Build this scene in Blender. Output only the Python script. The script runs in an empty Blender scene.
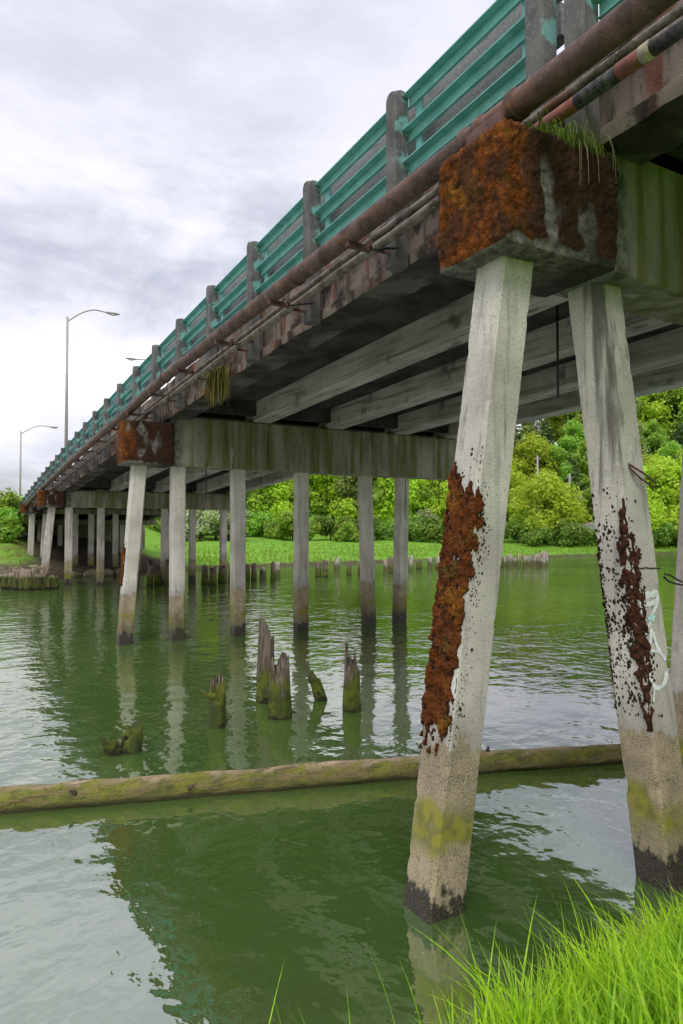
import bpy, math, random
from mathutils import Vector, noise as mn
random.seed(7)
R = math.radians
S = bpy.context.scene
C = S.collection
TH, PH, HC, F = 0.5128, 0.0275, 2.6, 682.67

# ------------------------------------------------------------------ helpers
def fbm(x, y, z, o=4):
    return mn.fractal(Vector((x, y, z)), 1.0, 2.0, o)
def sstep(a, b, x):
    t = max(0.0, min(1.0, (x - a) / (b - a)))
    return t * t * (3 - 2 * t)
def lerp(a, b, t): return a + (b - a) * t
def interp(x, knots):
    if x <= knots[0][0]: return knots[0][1]
    for (a, va), (b, vb) in zip(knots, knots[1:]):
        if x <= b: return va + (vb - va) * (x - a) / (b - a)
    return knots[-1][1]
def zr(y):                       # rail line of the humped bridge
    return 7.44 - 0.0155 * y - 0.00057 * y * y

class MB:
    def __init__(self): self.v = []; self.f = []; self.a = {}
    def vert(self, p): self.v.append(tuple(p)); return len(self.v) - 1
    def face(self, *i): self.f.append(tuple(i))
    def box(self, x0, x1, y0, y1, z0, z1, ch=0.0):
        if ch <= 0:
            b = len(self.v)
            for x in (x0, x1):
                for y in (y0, y1):
                    for z in (z0, z1): self.v.append((x, y, z))
            for q in ((0,1,3,2),(4,6,7,5),(0,4,5,1),(2,3,7,6),(0,2,6,4),(1,5,7,3)):
                self.f.append(tuple(b + k for k in q))
        else:
            c = ch
            sec = [(x0+c,y0),(x1-c,y0),(x1,y0+c),(x1,y1-c),(x1-c,y1),(x0+c,y1),(x0,y1-c),(x0,y0+c)]
            mx, my = (x0+x1)/2, (y0+y1)/2
            def sh(p, s): return (mx+(p[0]-mx)*s[0], my+(p[1]-my)*s[1])
            s1 = (1-2*c/(x1-x0), 1-2*c/(y1-y0))
            rings = [[(*sh(p,s1), z0) for p in sec], [(*p, z0+c) for p in sec], [(*p, z1-c) for p in sec], [(*sh(p,s1), z1) for p in sec]]
            self.loft(rings)
        return self
    def loft(self, rings, closed=True, caps=True):
        n = len(rings[0]); b = len(self.v)
        for r in rings: self.v.extend(tuple(p) for p in r)
        m = n if closed else n - 1
        for k in range(len(rings) - 1):
            for i in range(m):
                j = (i + 1) % n
                self.f.append((b+k*n+i, b+k*n+j, b+(k+1)*n+j, b+(k+1)*n+i))
        if caps and closed:
            self.f.append(tuple(b + i for i in reversed(range(n))))
            self.f.append(tuple(b + (len(rings)-1)*n + i for i in range(n)))
        return self
    def tube(self, pts, r, n=10, caps=True, wob=0.0):
        pts = [Vector(p) for p in pts]
        rings = []
        for k, p in enumerate(pts):
            t = (pts[min(k+1, len(pts)-1)] - pts[max(k-1, 0)]).normalized()
            up = Vector((0,0,1)) if abs(t.z) < .92 else Vector((1,0,0))
            a = t.cross(up).normalized(); b = a.cross(t).normalized()
            rr = r[k] if isinstance(r, (list, tuple)) else r
            ring = []
            for i in range(n):
                an = 2*math.pi*i/n
                q = rr * (1 + (wob*mn.noise(Vector((p.x*3+math.cos(an)*1.5, p.y*3+math.sin(an)*1.5, p.z*3))) if wob else 0))
                ring.append(p + a*math.cos(an)*q + b*math.sin(an)*q)
            rings.append(ring)
        return self.loft(rings, True, caps)
    def quad(self, c, u, v):
        b = len(self.v)
        for s, t in ((-1,-1),(1,-1),(1,1),(-1,1)): self.v.append(tuple(c + u*s + v*t))
        self.f.append((b, b+1, b+2, b+3))
    def build(self, name, mat, parent=None, smooth=False, attr=None):
        me = bpy.data.meshes.new(name); me.from_pydata(self.v, [], self.f); me.update()
        if smooth:
            me.polygons.foreach_set('use_smooth', [True]*len(me.polygons))
        me.materials.append(mat)
        if attr:
            for an, vals in attr.items():
                at = me.attributes.new(an, 'FLOAT', 'POINT'); at.data.foreach_set('value', vals)
        o = bpy.data.objects.new(name, me); C.objects.link(o)
        if parent: o.parent = parent; o.matrix_parent_inverse = world_of(parent).inverted()
        return o
def world_of(o):
    from mathutils import Matrix
    m = o.matrix_basis.copy()
    while o.parent:
        m = o.parent.matrix_basis @ o.matrix_parent_inverse @ m if False else (o.parent.matrix_basis @ o.matrix_parent_inverse) @ m
        o = o.parent
    return m
def tag(o, label=None, cat=None, group=None, kind=None):
    if label: o['label'] = label
    if cat: o['category'] = cat
    if group: o['group'] = group
    if kind: o['kind'] = kind
    return o
def thing(name, loc, label, cat, group=None, rz=0):
    o = bpy.data.objects.new(name, None); C.objects.link(o)
    o.location = loc; o.rotation_euler = (0,0,rz); o.empty_display_size = .2
    return tag(o, label, cat, group)
def copy_tree(o, loc, rz, sc, label, group=None):
    c = o.copy(); C.objects.link(c); c.location = loc; c.rotation_euler = (0,0,rz); c.scale = sc
    c['label'] = label
    if group: c['group'] = group
    for ch in [k for k in C.objects if k.parent == o]:
        d = ch.copy(); d.parent = c; C.objects.link(d)
        for g in [k for k in C.objects if k.parent == ch]:
            e = g.copy(); e.parent = d; C.objects.link(e)
    return c
# where a sight line of the measured photograph meets a plane: used to survey real positions
def ray(px, py):
    r = (px-341.5)/F; u = -(py-512)/F
    d = math.cos(PH)-u*math.sin(PH); z = math.sin(PH)+u*math.cos(PH)
    return Vector((r*math.cos(TH)+d*math.sin(TH), d*math.cos(TH)-r*math.sin(TH), z))
def atZ(px, py, z0=0.0):
    d = ray(px, py); s = (z0-HC)/d.z; return Vector((d.x*s, d.y*s, z0))
def atD(px, D):
    r = (px-341.5)/F*D
    return r*math.cos(TH)+D*math.sin(TH), D*math.cos(TH)-r*math.sin(TH)

# ------------------------------------------------------------------ node helper
class N:
    def __init__(self, name):
        self.m = bpy.data.materials.new(name); self.m.use_nodes = True
        self.t = self.m.node_tree; self.b = self.t.nodes['Principled BSDF']; self.out = self.t.nodes['Material Output']
    def n(self, ty, **kw):
        x = self.t.nodes.new(ty)
        for k, v in kw.items(): setattr(x, k, v)
        return x
    def put(self, sock, v):
        if hasattr(v, 'is_linked'): self.t.links.new(v, sock)
        elif isinstance(v, tuple) and len(v) == 3 and sock.type == 'RGBA': sock.default_value = (*v, 1)
        else: sock.default_value = v
    def pos(self): return self.n('ShaderNodeNewGeometry').outputs['Position']
    def obj(self): return self.n('ShaderNodeTexCoord').outputs['Object']
    def sep(self, v):
        s = self.n('ShaderNodeSeparateXYZ'); self.put(s.inputs[0], v); return s.outputs
    def scale(self, v, s):
        x = self.n('ShaderNodeVectorMath', operation='MULTIPLY'); self.put(x.inputs[0], v); x.inputs[1].default_value = s; return x.outputs[0]
    def noise(self, v, sc, det=4, rough=.55, dist=0):
        x = self.n('ShaderNodeTexNoise'); self.put(x.inputs['Vector'], v)
        x.inputs['Scale'].default_value = sc; x.inputs['Detail'].default_value = det
        x.inputs['Roughness'].default_value = rough; x.inputs['Distortion'].default_value = dist
        return x.outputs['Fac']
    def voro(self, v, sc):
        x = self.n('ShaderNodeTexVoronoi'); self.put(x.inputs['Vector'], v); x.inputs['Scale'].default_value = sc; return x.outputs['Distance']
    def mr(self, v, a, b, c=0., d=1.):
        x = self.n('ShaderNodeMapRange', interpolation_type='SMOOTHSTEP'); self.put(x.inputs[0], v)
        for i, k in enumerate((a, b, c, d)): x.inputs[i+1].default_value = k
        return x.outputs[0]
    def math(self, op, a, b=0.):
        x = self.n('ShaderNodeMath', operation=op); self.put(x.inputs[0], a); self.put(x.inputs[1], b); return x.outputs[0]
    def mix(self, f, a, b):
        x = self.n('ShaderNodeMix', data_type='RGBA'); self.put(x.inputs[0], f); self.put(x.inputs[6], a); self.put(x.inputs[7], b); return x.outputs[2]
    def attr(self, name):
        x = self.n('ShaderNodeAttribute'); x.attribute_name = name; return x.outputs['Fac']
    def rnd(self): return self.n('ShaderNodeObjectInfo').outputs['Random']
    def bump(self, h, strength=.5, dist=.01):
        x = self.n('ShaderNodeBump'); self.put(x.inputs['Height'], h); self.put(x.inputs['Strength'], strength); x.inputs['Distance'].default_value = dist
        self.t.links.new(x.outputs[0], self.b.inputs['Normal'])
    def fin(self, col, rough=.8, spec=.3, metal=0.):
        self.put(self.b.inputs['Base Color'], col); self.put(self.b.inputs['Roughness'], rough)
        self.put(self.b.inputs['Specular IOR Level'], spec); self.put(self.b.inputs['Metallic'], metal)
        return self.m

M = {}
def mat_pile():
    k = N('pile_concrete'); p = k.pos(); z = k.sep(p)[2]
    big = k.noise(p, 1.7, 5); mid = k.noise(p, 9, 5); fine = k.noise(p, 85, 3, .7)
    streak = k.noise(k.scale(p, (9, 9, .5)), 1.5, 4)
    col = k.mix(k.mr(big, .3, .7), (.40,.372,.325), (.60,.565,.50))
    col = k.mix(k.mr(streak, .52, .72, 0, .55), col, (.22,.21,.195))
    col = k.mix(k.mr(mid, .58, .75, 0, .45), col, (.28,.27,.245))
    stain_shade = k.noise(k.scale(p, (5, 5, .33)), 1.9, 5, .62); col = k.mix(k.mr(stain_shade, .57, .70, 0, .72), col, (.095,.090,.088))  # dark vertical stains on the pile concrete
    crk = k.math('ABSOLUTE', k.math('SUBTRACT', k.noise(k.scale(p, (1.5,1.5,.8)), 2.2, 6, .6), .5)); col = k.mix(k.math('MULTIPLY', k.mr(crk, .001, .004, .5, 0), k.mr(big, .48, .6)), col, (.06,.055,.05))
    col = k.mix(k.mr(fine, .57, .66, 0, .8), col, (.15,.14,.125))
    pit = k.voro(p, 38); col = k.mix(k.math('MULTIPLY', k.mr(pit, .08, .2, .7, 0), k.mr(big, .42, .6)), col, (.10,.095,.085))
    st = k.math('ADD', k.attr('stain'), k.math('MULTIPLY', k.math('SUBTRACT', streak, .5), 1.1))
    col = k.mix(k.math('MULTIPLY', k.mr(st, .52, .85, 0, .85), k.mr(k.attr('stain'), .02, .25)), col, (.085,.075,.072))
    zz = k.math('ADD', k.math('ADD', k.math('ADD', z, k.math('MULTIPLY', k.math('SUBTRACT', streak, .5), .45)), k.math('MULTIPLY', k.math('SUBTRACT', fine, .5), .16)), k.math('ADD', k.math('MULTIPLY', k.math('SUBTRACT', mid, .5), .34), k.math('MULTIPLY', k.math('SUBTRACT', k.noise(p, 1.9, 3), .5), .55)))
    zc = k.math('ADD', z, k.math('MULTIPLY', k.math('SUBTRACT', big, .5), .5))
    grit = k.mix(k.mr(fine, .42, .60), (.39,.325,.205), (.14,.115,.075))
    tide = k.mix(k.mr(big, .42, .60, 0, .6), k.mix(k.mr(mid, .35, .65, 0, .6), grit, (.42,.35,.215)), k.mix(k.mr(fine, .45, .6), (.26,.215,.155), (.11,.09,.065)))
    col = k.mix(k.mr(zz, 1.0, 1.5, .7, 0), col, k.mix(k.mr(fine, .42, .6), (.30,.28,.25), (.17,.16,.145)))
    col = k.mix(k.mr(zz, 1.09, 1.15, 1, 0), col, tide)
    dk = k.math('ADD', k.mr(k.rnd(), 0, 1, .0, .35), k.mr(k.sep(p)[1], 8, 13, 0, .55)); col = k.mix(k.math('MULTIPLY', k.mr(zz, .2, .95, 1, 0), dk), col, (.075,.065,.03))
    alg = k.math('MULTIPLY', k.mr(zc, .25, .45), k.mr(zc, .62, .80, 1, 0))
    alg = k.math('MULTIPLY', alg, k.mr(k.noise(p, 2.6, 3), .42, .60))
    col = k.mix(k.math('MULTIPLY', alg, .85), col, k.mix(k.mr(mid, .4, .6), (.24,.23,.015), (.12,.13,.02)))
    col = k.mix(k.mr(zz, .19, .25, 1, 0), col, k.mix(k.mr(fine, .4, .6), (.012,.012,.010), (.07,.058,.04)))
    k.bump(k.math('ADD', k.math('MULTIPLY', fine, 1.), k.math('MULTIPLY', mid, .6)), .8, .008)
    return k.fin(col, k.mr(zz, .2, .3, .45, .9), .3)
def mat_cap():
    k = N('cap_concrete'); p = k.pos(); z = k.sep(p)[2]
    big = k.noise(p, 1.1, 5); fine = k.noise(p, 60, 3, .7); mid = k.noise(p, 7, 5)
    streak = k.noise(k.scale(p, (3.2, 3.2, .22)), 1.6, 5, .6)
    col = k.mix(k.mr(big, .3, .7), (.30,.285,.23), (.17,.165,.13))
    col = k.mix(k.mr(streak, .40, .62), col, (.125,.125,.04))
    col = k.mix(k.mr(streak, .60, .75, 0, .9), col, (.022,.026,.014))
    col = k.mix(k.mr(k.noise(k.scale(p, (2.1,2.1,.3)), 2.3, 4), .60, .72, 0, .7), col, (.40,.40,.36))
    col = k.mix(k.mr(mid, .55, .75, 0, .4), col, (.06,.06,.045))
    x = k.math('ADD', k.sep(p)[0], k.math('MULTIPLY', mid, .15)); col = k.mix(k.mr(x, 4.62, 4.78, .75, 0), col, k.mix(k.mr(mid, .4, .6), (.05,.05,.05), (.16,.16,.155)))
    k.bump(k.math('ADD', fine, mid), .5, .006)
    return k.fin(col, .85, .25)
def mat_girder():
    k = N('girder_concrete'); p = k.pos()
    board = k.noise(k.scale(p, (6, .25, 6)), 2.2, 4); big = k.noise(p, .8, 5); fine = k.noise(p, 50, 3)
    col = k.mix(k.mr(big, .3, .7), (.42,.41,.355), (.26,.255,.215))
    col = k.mix(k.mr(board, .45, .75, 0, .8), col, (.085,.09,.07))
    col = k.mix(k.mr(k.noise(k.scale(p, (1, .5, .5)), 3, 5), .58, .72, 0, .8), col, (.05,.06,.045))
    k.bump(k.math('ADD', fine, board), .4, .006)
    return k.fin(col, .85, .2)
def mat_fascia():
    k = N('edge_beam_concrete'); p = k.pos()
    streak = k.noise(k.scale(p, (2, 3.2, .55)), 1.5, 6, .65); big = k.noise(p, 1.3, 5); fine = k.noise(p, 60, 3)
    rust = k.noise(k.scale(p, (2, 2.2, .6)), 1.4, 5, .6)
    col = k.mix(k.mr(big, .3, .7), (.235,.19,.155), (.115,.092,.078))
    col = k.mix(k.mr(streak, .50, .60, 0, .9), col, (.06,.045,.038))
    col = k.mix(k.mr(rust, .52, .62, 0, .9), col, (.155,.060,.036))
    col = k.mix(k.mr(k.noise(p, 2.6, 5, .6), .52, .64, 0, .9), col, (.028,.022,.019))
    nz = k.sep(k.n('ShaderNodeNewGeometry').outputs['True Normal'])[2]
    col = k.mix(k.mr(nz, -.5, -.9, 0, .85), col, k.mix(k.mr(big, .45, .6), (.012,.012,.011), (.10,.095,.085)))  # downward faces painted near-black, shade under the beam put into the colour
    k.bump(k.math('ADD', fine, streak), .6, .012)
    return k.fin(col, .85, .2)
def mat_post():
    k = N('post_concrete'); p = k.pos(); o = k.obj(); s = k.sep(o)
    fine = k.noise(p, 45, 4, .7); big = k.noise(p, 4, 4)
    col = k.mix(k.mr(big, .3, .7), (.15,.145,.14), (.075,.073,.072))
    col = k.mix(k.mr(fine, .55, .7, 0, .6), col, (.34,.33,.31))
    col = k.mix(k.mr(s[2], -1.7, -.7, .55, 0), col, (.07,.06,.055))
    nz = k.noise(p, 7, 5, .6)
    m = k.math('ADD', k.math('MULTIPLY', s[0], 9.5), k.math('MULTIPLY', k.math('SUBTRACT', nz, .5), 4.5))
    zz = k.math('FRACT', k.math('DIVIDE', k.math('ADD', s[2], .14), .365))
    near = k.mr(k.math('ABSOLUTE', k.math('SUBTRACT', zz, .5)), .15, .42, .9, -.25)
    m = k.math('ADD', m, near)
    m = k.math('MULTIPLY', k.mr(m, .30, 1.25), k.mr(s[2], -.98, -.85))
    m = k.math('MULTIPLY', m, k.mr(s[2], -.05, -.01, 1, 0))
    col = k.mix(k.math('MULTIPLY', m, .62), col, (.20,.50,.45))
    k.bump(k.math('ADD', fine, big), .6, .008)
    return k.fin(col, .85, .25)
def mat_teal():
    k = N('teal_paint'); p = k.pos()
    n = k.noise(p, 5, 5); d = k.noise(k.scale(p, (9, 1.2, 9)), 2, 5, .65)
    col = k.mix(k.mr(n, .3, .7), (.115,.345,.325), (.19,.46,.43))
    col = k.mix(k.mr(d, .58, .75, 0, .75), col, (.045,.19,.17))
    col = k.mix(k.mr(k.noise(p, 22, 4), .66, .72, 0, .8), col, (.10,.06,.04))
    return k.fin(col, .45, .4)
def mat_greyrail():
    k = N('weathered_rail'); p = k.pos()
    n = k.noise(p, 40, 4, .7); d = k.noise(k.scale(p, (6, 1, 6)), 2.5, 4)
    col = k.mix(k.mr(n, .35, .65), (.16,.165,.16), (.30,.30,.28))
    col = k.mix(k.mr(d, .5, .7, 0, .6), col, (.07,.07,.065))
    return k.fin(col, .85, .2)
def mat_rust(name='rusty_steel', a=(.125,.066,.052), b=(.052,.032,.029), c=(.20,.085,.04)):
    k = N(name); p = k.pos()
    n = k.noise(p, 6, 6, .65); f = k.noise(p, 70, 4, .7); s = k.noise(k.scale(p, (3, .4, 3)), 3, 5)
    col = k.mix(k.mr(n, .3, .7), a, b)
    col = k.mix(k.mr(s, .55, .72, 0, .8), col, c)
    col = k.mix(k.mr(f, .60, .70, 0, .7), col, (.33,.25,.22))
    col = k.mix(k.mr(k.noise(p, 18, 5, .7), .56, .66, 0, .7), col, (.055,.036,.032))
    k.bump(k.math('ADD', f, k.math('MULTIPLY', n, 2.)), .9, .009)
    return k.fin(col, k.mr(n, .3, .7, .5, .85), .35)
def mat_smallpipe():
    k = N('lichened_pipe'); p = k.pos()
    n = k.noise(p, 5, 6, .65); f = k.noise(p, 50, 4, .7)
    col = k.mix(k.mr(n, .35, .65), (.22,.19,.16), (.075,.06,.05))
    col = k.mix(k.mr(f, .57, .66, 0, .8), col, (.36,.35,.31))
    col = k.mix(k.mr(k.noise(p, 2.3, 4), .58, .7, 0, .7), col, (.17,.07,.045))
    k.bump(k.math('ADD', f, n), .6, .006)
    return k.fin(col, .85, .2)
def mat_moss(name='orange_moss', bare=(.26,.24,.22), grade=True):
    k = N(name); p = k.pos(); a = k.attr('moss')
    n = k.noise(p, 14, 5, .6); f = k.noise(p, 90, 3, .7); b = k.noise(p, 3.0, 4)
    col = k.mix(k.mr(n, .35, .65), (.28,.080,.012) if grade else (.22,.062,.012), (.10,.032,.010))
    col = k.mix(k.mr(b, .52, .68, 0, .7), col, (.36,.15,.015))
    col = k.mix(k.mr(k.noise(p, 5.5, 4), .56, .68, 0, .85), col, (.045,.020,.012))
    col = k.mix(k.mr(k.noise(p, 4.1, 4), .62, .70, 0, .6), col, (.11,.11,.02))
    if grade: col = k.mix(k.mr(k.noise(p, 2.2, 5, .6), .50, .60, 0, .75), col, (.060,.030,.016))
    if grade:
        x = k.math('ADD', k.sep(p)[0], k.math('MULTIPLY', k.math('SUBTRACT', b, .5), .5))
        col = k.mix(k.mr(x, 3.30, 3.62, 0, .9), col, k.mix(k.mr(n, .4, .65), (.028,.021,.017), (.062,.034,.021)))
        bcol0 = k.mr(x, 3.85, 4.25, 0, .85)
    col = k.mix(k.mr(f, .35, .6, .75, 0), col, (.020,.010,.007))
    bcol = k.mix(k.mr(n, .3, .7), bare, (.08,.07,.065))
    bcol = k.mix(k.mr(f, .5, .65, 0, .7), bcol, (.025,.022,.02))
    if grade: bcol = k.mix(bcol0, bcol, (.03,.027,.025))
    col = k.mix(k.mr(a, .35, .65), bcol, col)
    if not grade: col = k.mix(k.mr(k.math('ADD', a, k.math('MULTIPLY', k.math('SUBTRACT', n, .5), .9)), .72, 1.02, .93, 0), col, (.030,.013,.010))
    k.bump(k.math('ADD', f, n), .8, .02)
    return k.fin(col, .95, .1)
def mat_simple(name, a, b, sc=8, rough=.8, spec=.3, bump=.4, bd=.01, stretch=(1,1,1), lo=.35, hi=.65):
    k = N(name); p = k.scale(k.pos(), stretch)
    n = k.noise(p, sc, 5, .6)
    k.bump(n, bump, bd)
    return k.fin(k.mix(k.mr(n, lo, hi), a, b), rough, spec)
def mat_leaf(name, cols, trans=.35):
    k = N(name); p = k.pos()
    n = k.noise(p, .9, 3); f = k.noise(p, 6, 2)
    col = k.mix(k.mr(n, .35, .65), cols[0], cols[1])
    col = k.mix(k.mr(f, .45, .65, 0, .8), col, cols[2])
    hsv = k.n('ShaderNodeHueSaturation'); k.put(hsv.inputs['Color'], col)
    k.put(hsv.inputs['Value'], k.mr(k.rnd(), 0, 1, .78, 1.2)); k.put(hsv.inputs['Hue'], k.mr(k.rnd(), 0, 1, .485, .515))
    col = hsv.outputs[0]
    k.fin(col, .6, .25)
    tr = k.n('ShaderNodeBsdfTranslucent'); k.put(tr.inputs[0], col)
    mx = k.n('ShaderNodeMixShader'); mx.inputs[0].default_value = trans
    k.t.links.new(k.b.outputs[0], mx.inputs[1]); k.t.links.new(tr.outputs[0], mx.inputs[2]); k.t.links.new(mx.outputs[0], k.out.inputs[0])
    return k.m
def mat_water():
    k = N('river_water'); p = k.pos()
    big = k.noise(p, .35, 3)
    col = k.mix(k.mr(big, .35, .65), (.052,.100,.020), (.070,.118,.028))
    col = k.mix(k.mr(k.noise(k.scale(p, (1,1,0)), .9, 5, .6), .50, .70, 0, .5), col, (.060,.090,.022))
    sp = k.math('MULTIPLY', k.mr(k.voro(k.scale(p, (1,1,0)), 7), .030, .045, 1, 0), k.mr(k.noise(p, 1.3, 3), .52, .60))
    col = k.mix(sp, col, (.42,.44,.26))
    ps = k.scale(p, (1, 1, 0))
    w1 = k.noise(ps, 1.1, 2, .5); w2 = k.noise(ps, 3.4, 2, .5, .3); w3 = k.noise(ps, 11, 2, .5)
    h = k.math('ADD', k.math('MULTIPLY', w1, .040), k.math('ADD', k.math('MULTIPLY', w2, .017), k.math('MULTIPLY', w3, .0032)))
    patch = k.math('ADD', k.mr(k.noise(ps, .16, 3), .38, .60, .18, .75), k.mr(k.sep(p)[1], 6.5, 11, 0, .35))
    k.bump(h, patch, 1.0)
    k.b.inputs['IOR'].default_value = 4.4
    return k.fin(col, .035, .5)
def mat_wood():
    k = N('rotting_wood'); p = k.pos(); o = k.obj(); z = k.sep(o)[2]
    g = k.noise(k.scale(p, (22, 22, 1.2)), 1.5, 5, .65); n = k.noise(p, 5, 5)
    col = k.mix(k.mr(g, .38, .62), (.19,.150,.115), (.055,.042,.032))
    col = k.mix(k.mr(g, .60, .72), col, (.33,.29,.235))
    zz = k.math('ADD', z, k.math('MULTIPLY', k.math('SUBTRACT', n, .5), .8))
    col = k.mix(k.mr(zz, .35, .62, .95, 0), col, k.mix(k.mr(n, .4, .6), (.10,.12,.012), (.04,.058,.012)))
    col = k.mix(k.mr(zz, .0, .10, .9, 0), col, (.012,.012,.008))
    k.bump(k.math('ADD', g, n), .9, .02)
    return k.fin(col, .9, .2)
def mat_log():
    k = N('floating_log_bark'); p = k.pos(); z = k.sep(p)[2]
    g = k.noise(k.scale(p, (1.2, 4, 9)), 1.8, 5, .65); n = k.noise(p, 5, 5); f = k.noise(p, 45, 3)
    fb = k.noise(k.scale(p, (1.6, 16, 26)), 1.6, 5, .7)
    top = k.mix(k.mr(g, .35, .65), (.48,.38,.26), (.29,.21,.13))
    moss = k.mix(k.mr(n, .35, .65), (.185,.19,.032), (.105,.115,.03)); moss = k.mix(k.mr(g, .45, .6, 0, .7), moss, (.20,.15,.08))
    zz = k.math('ADD', z, k.math('MULTIPLY', k.math('SUBTRACT', n, .5), .13))
    zz = k.math('ADD', zz, k.math('MULTIPLY', k.math('SUBTRACT', g, .5), .10))
    col = k.mix(k.mr(zz, .175, .225, 1, 0), top, moss)
    col = k.mix(k.mr(fb, .52, .64, 0, .75), col, (.085,.065,.035)); col = k.mix(k.mr(f, .58, .68, 0, .6), col, (.05,.04,.02))
    col = k.mix(k.mr(zz, .02, .07, .9, 0), col, (.05,.045,.02))
    k.bump(k.math('ADD', k.math('ADD', g, k.math('MULTIPLY', fb, 1.5)), f), .9, .018)
    return k.fin(col, .9, .2)
def mat_ground():
    k = N('bank_ground'); p = k.pos(); z = k.sep(p)[2]; y = k.sep(p)[1]
    n = k.noise(p, .35, 5); f = k.noise(p, 3, 4)
    col = k.mix(k.mr(n, .3, .7), (.12,.27,.025), (.18,.33,.035))
    col = k.mix(k.mr(f, .5, .7, 0, .5), col, (.17,.26,.05))
    zz = k.math('ADD', z, k.math('MULTIPLY', k.math('SUBTRACT', f, .5), .3))
    col = k.mix(k.mr(zz, .10, .36, 1, 0), col, (.075,.06,.035))
    col = k.mix(k.mr(k.noise(p, .9, 5), .50, .64, 0, .75), col, (.075,.17,.02))
    x = k.sep(p)[0]
    col = k.mix(k.math('MULTIPLY', k.mr(x, 14, 8, 0, 1), k.math('MULTIPLY', k.mr(y, 30, 32), k.mr(k.noise(p, .7, 5), .42, .58, .1, .9))), col, (.16,.145,.05))
    land = k.math('MULTIPLY', k.math('MULTIPLY', k.mr(x, 5, 3.6, 0, 1), k.mr(y, 30, 32)), k.mr(zz, .75, 1.05, 1, 0))
    col = k.mix(land, col, k.mix(k.mr(f, .35, .65), (.16,.13,.085), (.05,.05,.025)))
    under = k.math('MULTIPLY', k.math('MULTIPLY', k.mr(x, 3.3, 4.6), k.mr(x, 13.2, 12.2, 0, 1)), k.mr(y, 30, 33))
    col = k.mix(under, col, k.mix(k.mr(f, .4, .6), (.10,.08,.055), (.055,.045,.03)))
    col = k.mix(k.mr(z, 3.6, 7, 0, 1), col, (.03,.055,.015))
    k.bump(f, .6, .1)
    return k.fin(col, .95, .1)

M['pile'] = mat_pile(); M['cap'] = mat_cap(); M['girder'] = mat_girder(); M['fascia'] = mat_fascia()
M['post'] = mat_post(); M['teal'] = mat_teal(); M['grey'] = mat_greyrail(); M['rust'] = mat_rust()
M['bracket'] = mat_rust('bracket_steel', (.13,.058,.048), (.06,.034,.03), (.18,.085,.065))
M['spipe'] = mat_smallpipe(); M['moss'] = mat_moss(); M['water'] = mat_water(); M['wood'] = mat_wood(); M['log'] = mat_log()
M['ground'] = mat_ground()
M['redpaint'] = mat_simple('worn_red_paint', (.27,.095,.075), (.17,.075,.06), 12)
M['cream'] = mat_simple('cream_paint', (.48,.43,.30), (.30,.27,.18), 14)
M['black'] = mat_simple('black_wrap', (.025,.025,.027), (.10,.10,.095), 20, .8)
M['stain_shade'] = mat_simple('shade_dark_slab_concrete', (.026,.026,.024), (.065,.065,.058), 1.5, .9, .1)  # slab and diaphragm colour darkened to paint in the shade between girders
M['asphalt'] = mat_simple('asphalt', (.045,.045,.047), (.065,.065,.066), 30)
M['darkmoss'] = mat_simple('dark_moss', (.012,.009,.008), (.045,.025,.017), 40, .95, .1)
M['galv'] = mat_simple('galvanised_steel', (.36,.34,.32), (.28,.26,.25), 6, .5, .4, .05)
M['lens'] = mat_simple('lamp_lens', (.55,.55,.52), (.5,.5,.48), 6, .2, .5, 0)
M['iron'] = mat_rust('rebar_rust', (.13,.06,.035), (.07,.035,.025), (.20,.09,.04))
M['wire'] = mat_simple('black_wire', (.015,.015,.015), (.03,.03,.03), 20, .5)
M['paint'] = mat_simple('white_spray_paint', (.82,.84,.84), (.60,.62,.62), 30, .7, .3, .1)
M['bluepaint'] = mat_simple('pale_blue_spray_paint', (.42,.68,.70), (.50,.72,.72), 30, .7)
M['bark'] = mat_simple('tree_bark', (.09,.07,.05), (.05,.04,.03), 6, .9, .1, .6, .03, (3,3,.6))
def mat_palewood():
    k = N('pale_weathered_piling'); p = k.pos(); z = k.sep(p)[2]; n = k.noise(k.scale(p, (3,3,.5)), 4, 5, .6); q = k.noise(p, 3, 4)
    col = k.mix(k.mr(n, .35, .65), (.40,.36,.30), (.17,.145,.11))
    zz = k.math('ADD', z, k.math('MULTIPLY', k.math('SUBTRACT', q, .5), .9))
    col = k.mix(k.mr(zz, .30, .62, .9, 0), col, (.07,.075,.02)); k.bump(n, .7, .03)
    return k.fin(col, .9, .1)
M['palewood'] = mat_palewood()
def mat_bulkhead():
    k = N('slimy_bulkhead_timber'); p = k.pos(); z = k.sep(k.obj())[2]; n = k.noise(p, 4, 5); g = k.noise(k.scale(p, (7,7,1)), 1.5, 4)
    zz = k.math('ADD', z, k.math('MULTIPLY', k.math('SUBTRACT', n, .5), .5))
    col = k.mix(k.mr(g, .35, .65), (.030,.036,.010), (.085,.095,.02)); top = k.mix(k.mr(g, .4, .6), (.30,.25,.18), (.13,.10,.07))
    col = k.mix(k.mr(zz, .50, .75), col, top); col = k.mix(k.mr(zz, .05, .2, 1, 0), col, (.012,.012,.008)); k.bump(g, .8, .03)
    return k.fin(col, .9, .2)
M['bulkhead'] = mat_bulkhead()
M['stone'] = mat_simple('riprap_stone', (.26,.22,.15), (.09,.095,.045), 3, .9, .2, .6, .04)
M['peach'] = mat_simple('peach_plaster', (.58,.36,.26), (.52,.33,.24), 3, .9)
M['roof'] = mat_simple('grey_roofing', (.17,.17,.18), (.12,.12,.13), 5, .9)
M['glass'] = mat_simple('window_glass', (.03,.04,.045), (.04,.05,.055), 3, .1, .5, 0)
M['white'] = mat_simple('white_paint', (.75,.75,.73), (.68,.68,.66), 5, .6)
M['signred'] = mat_simple('sign_red', (.50,.03,.03), (.45,.03,.03), 5, .5)
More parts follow.
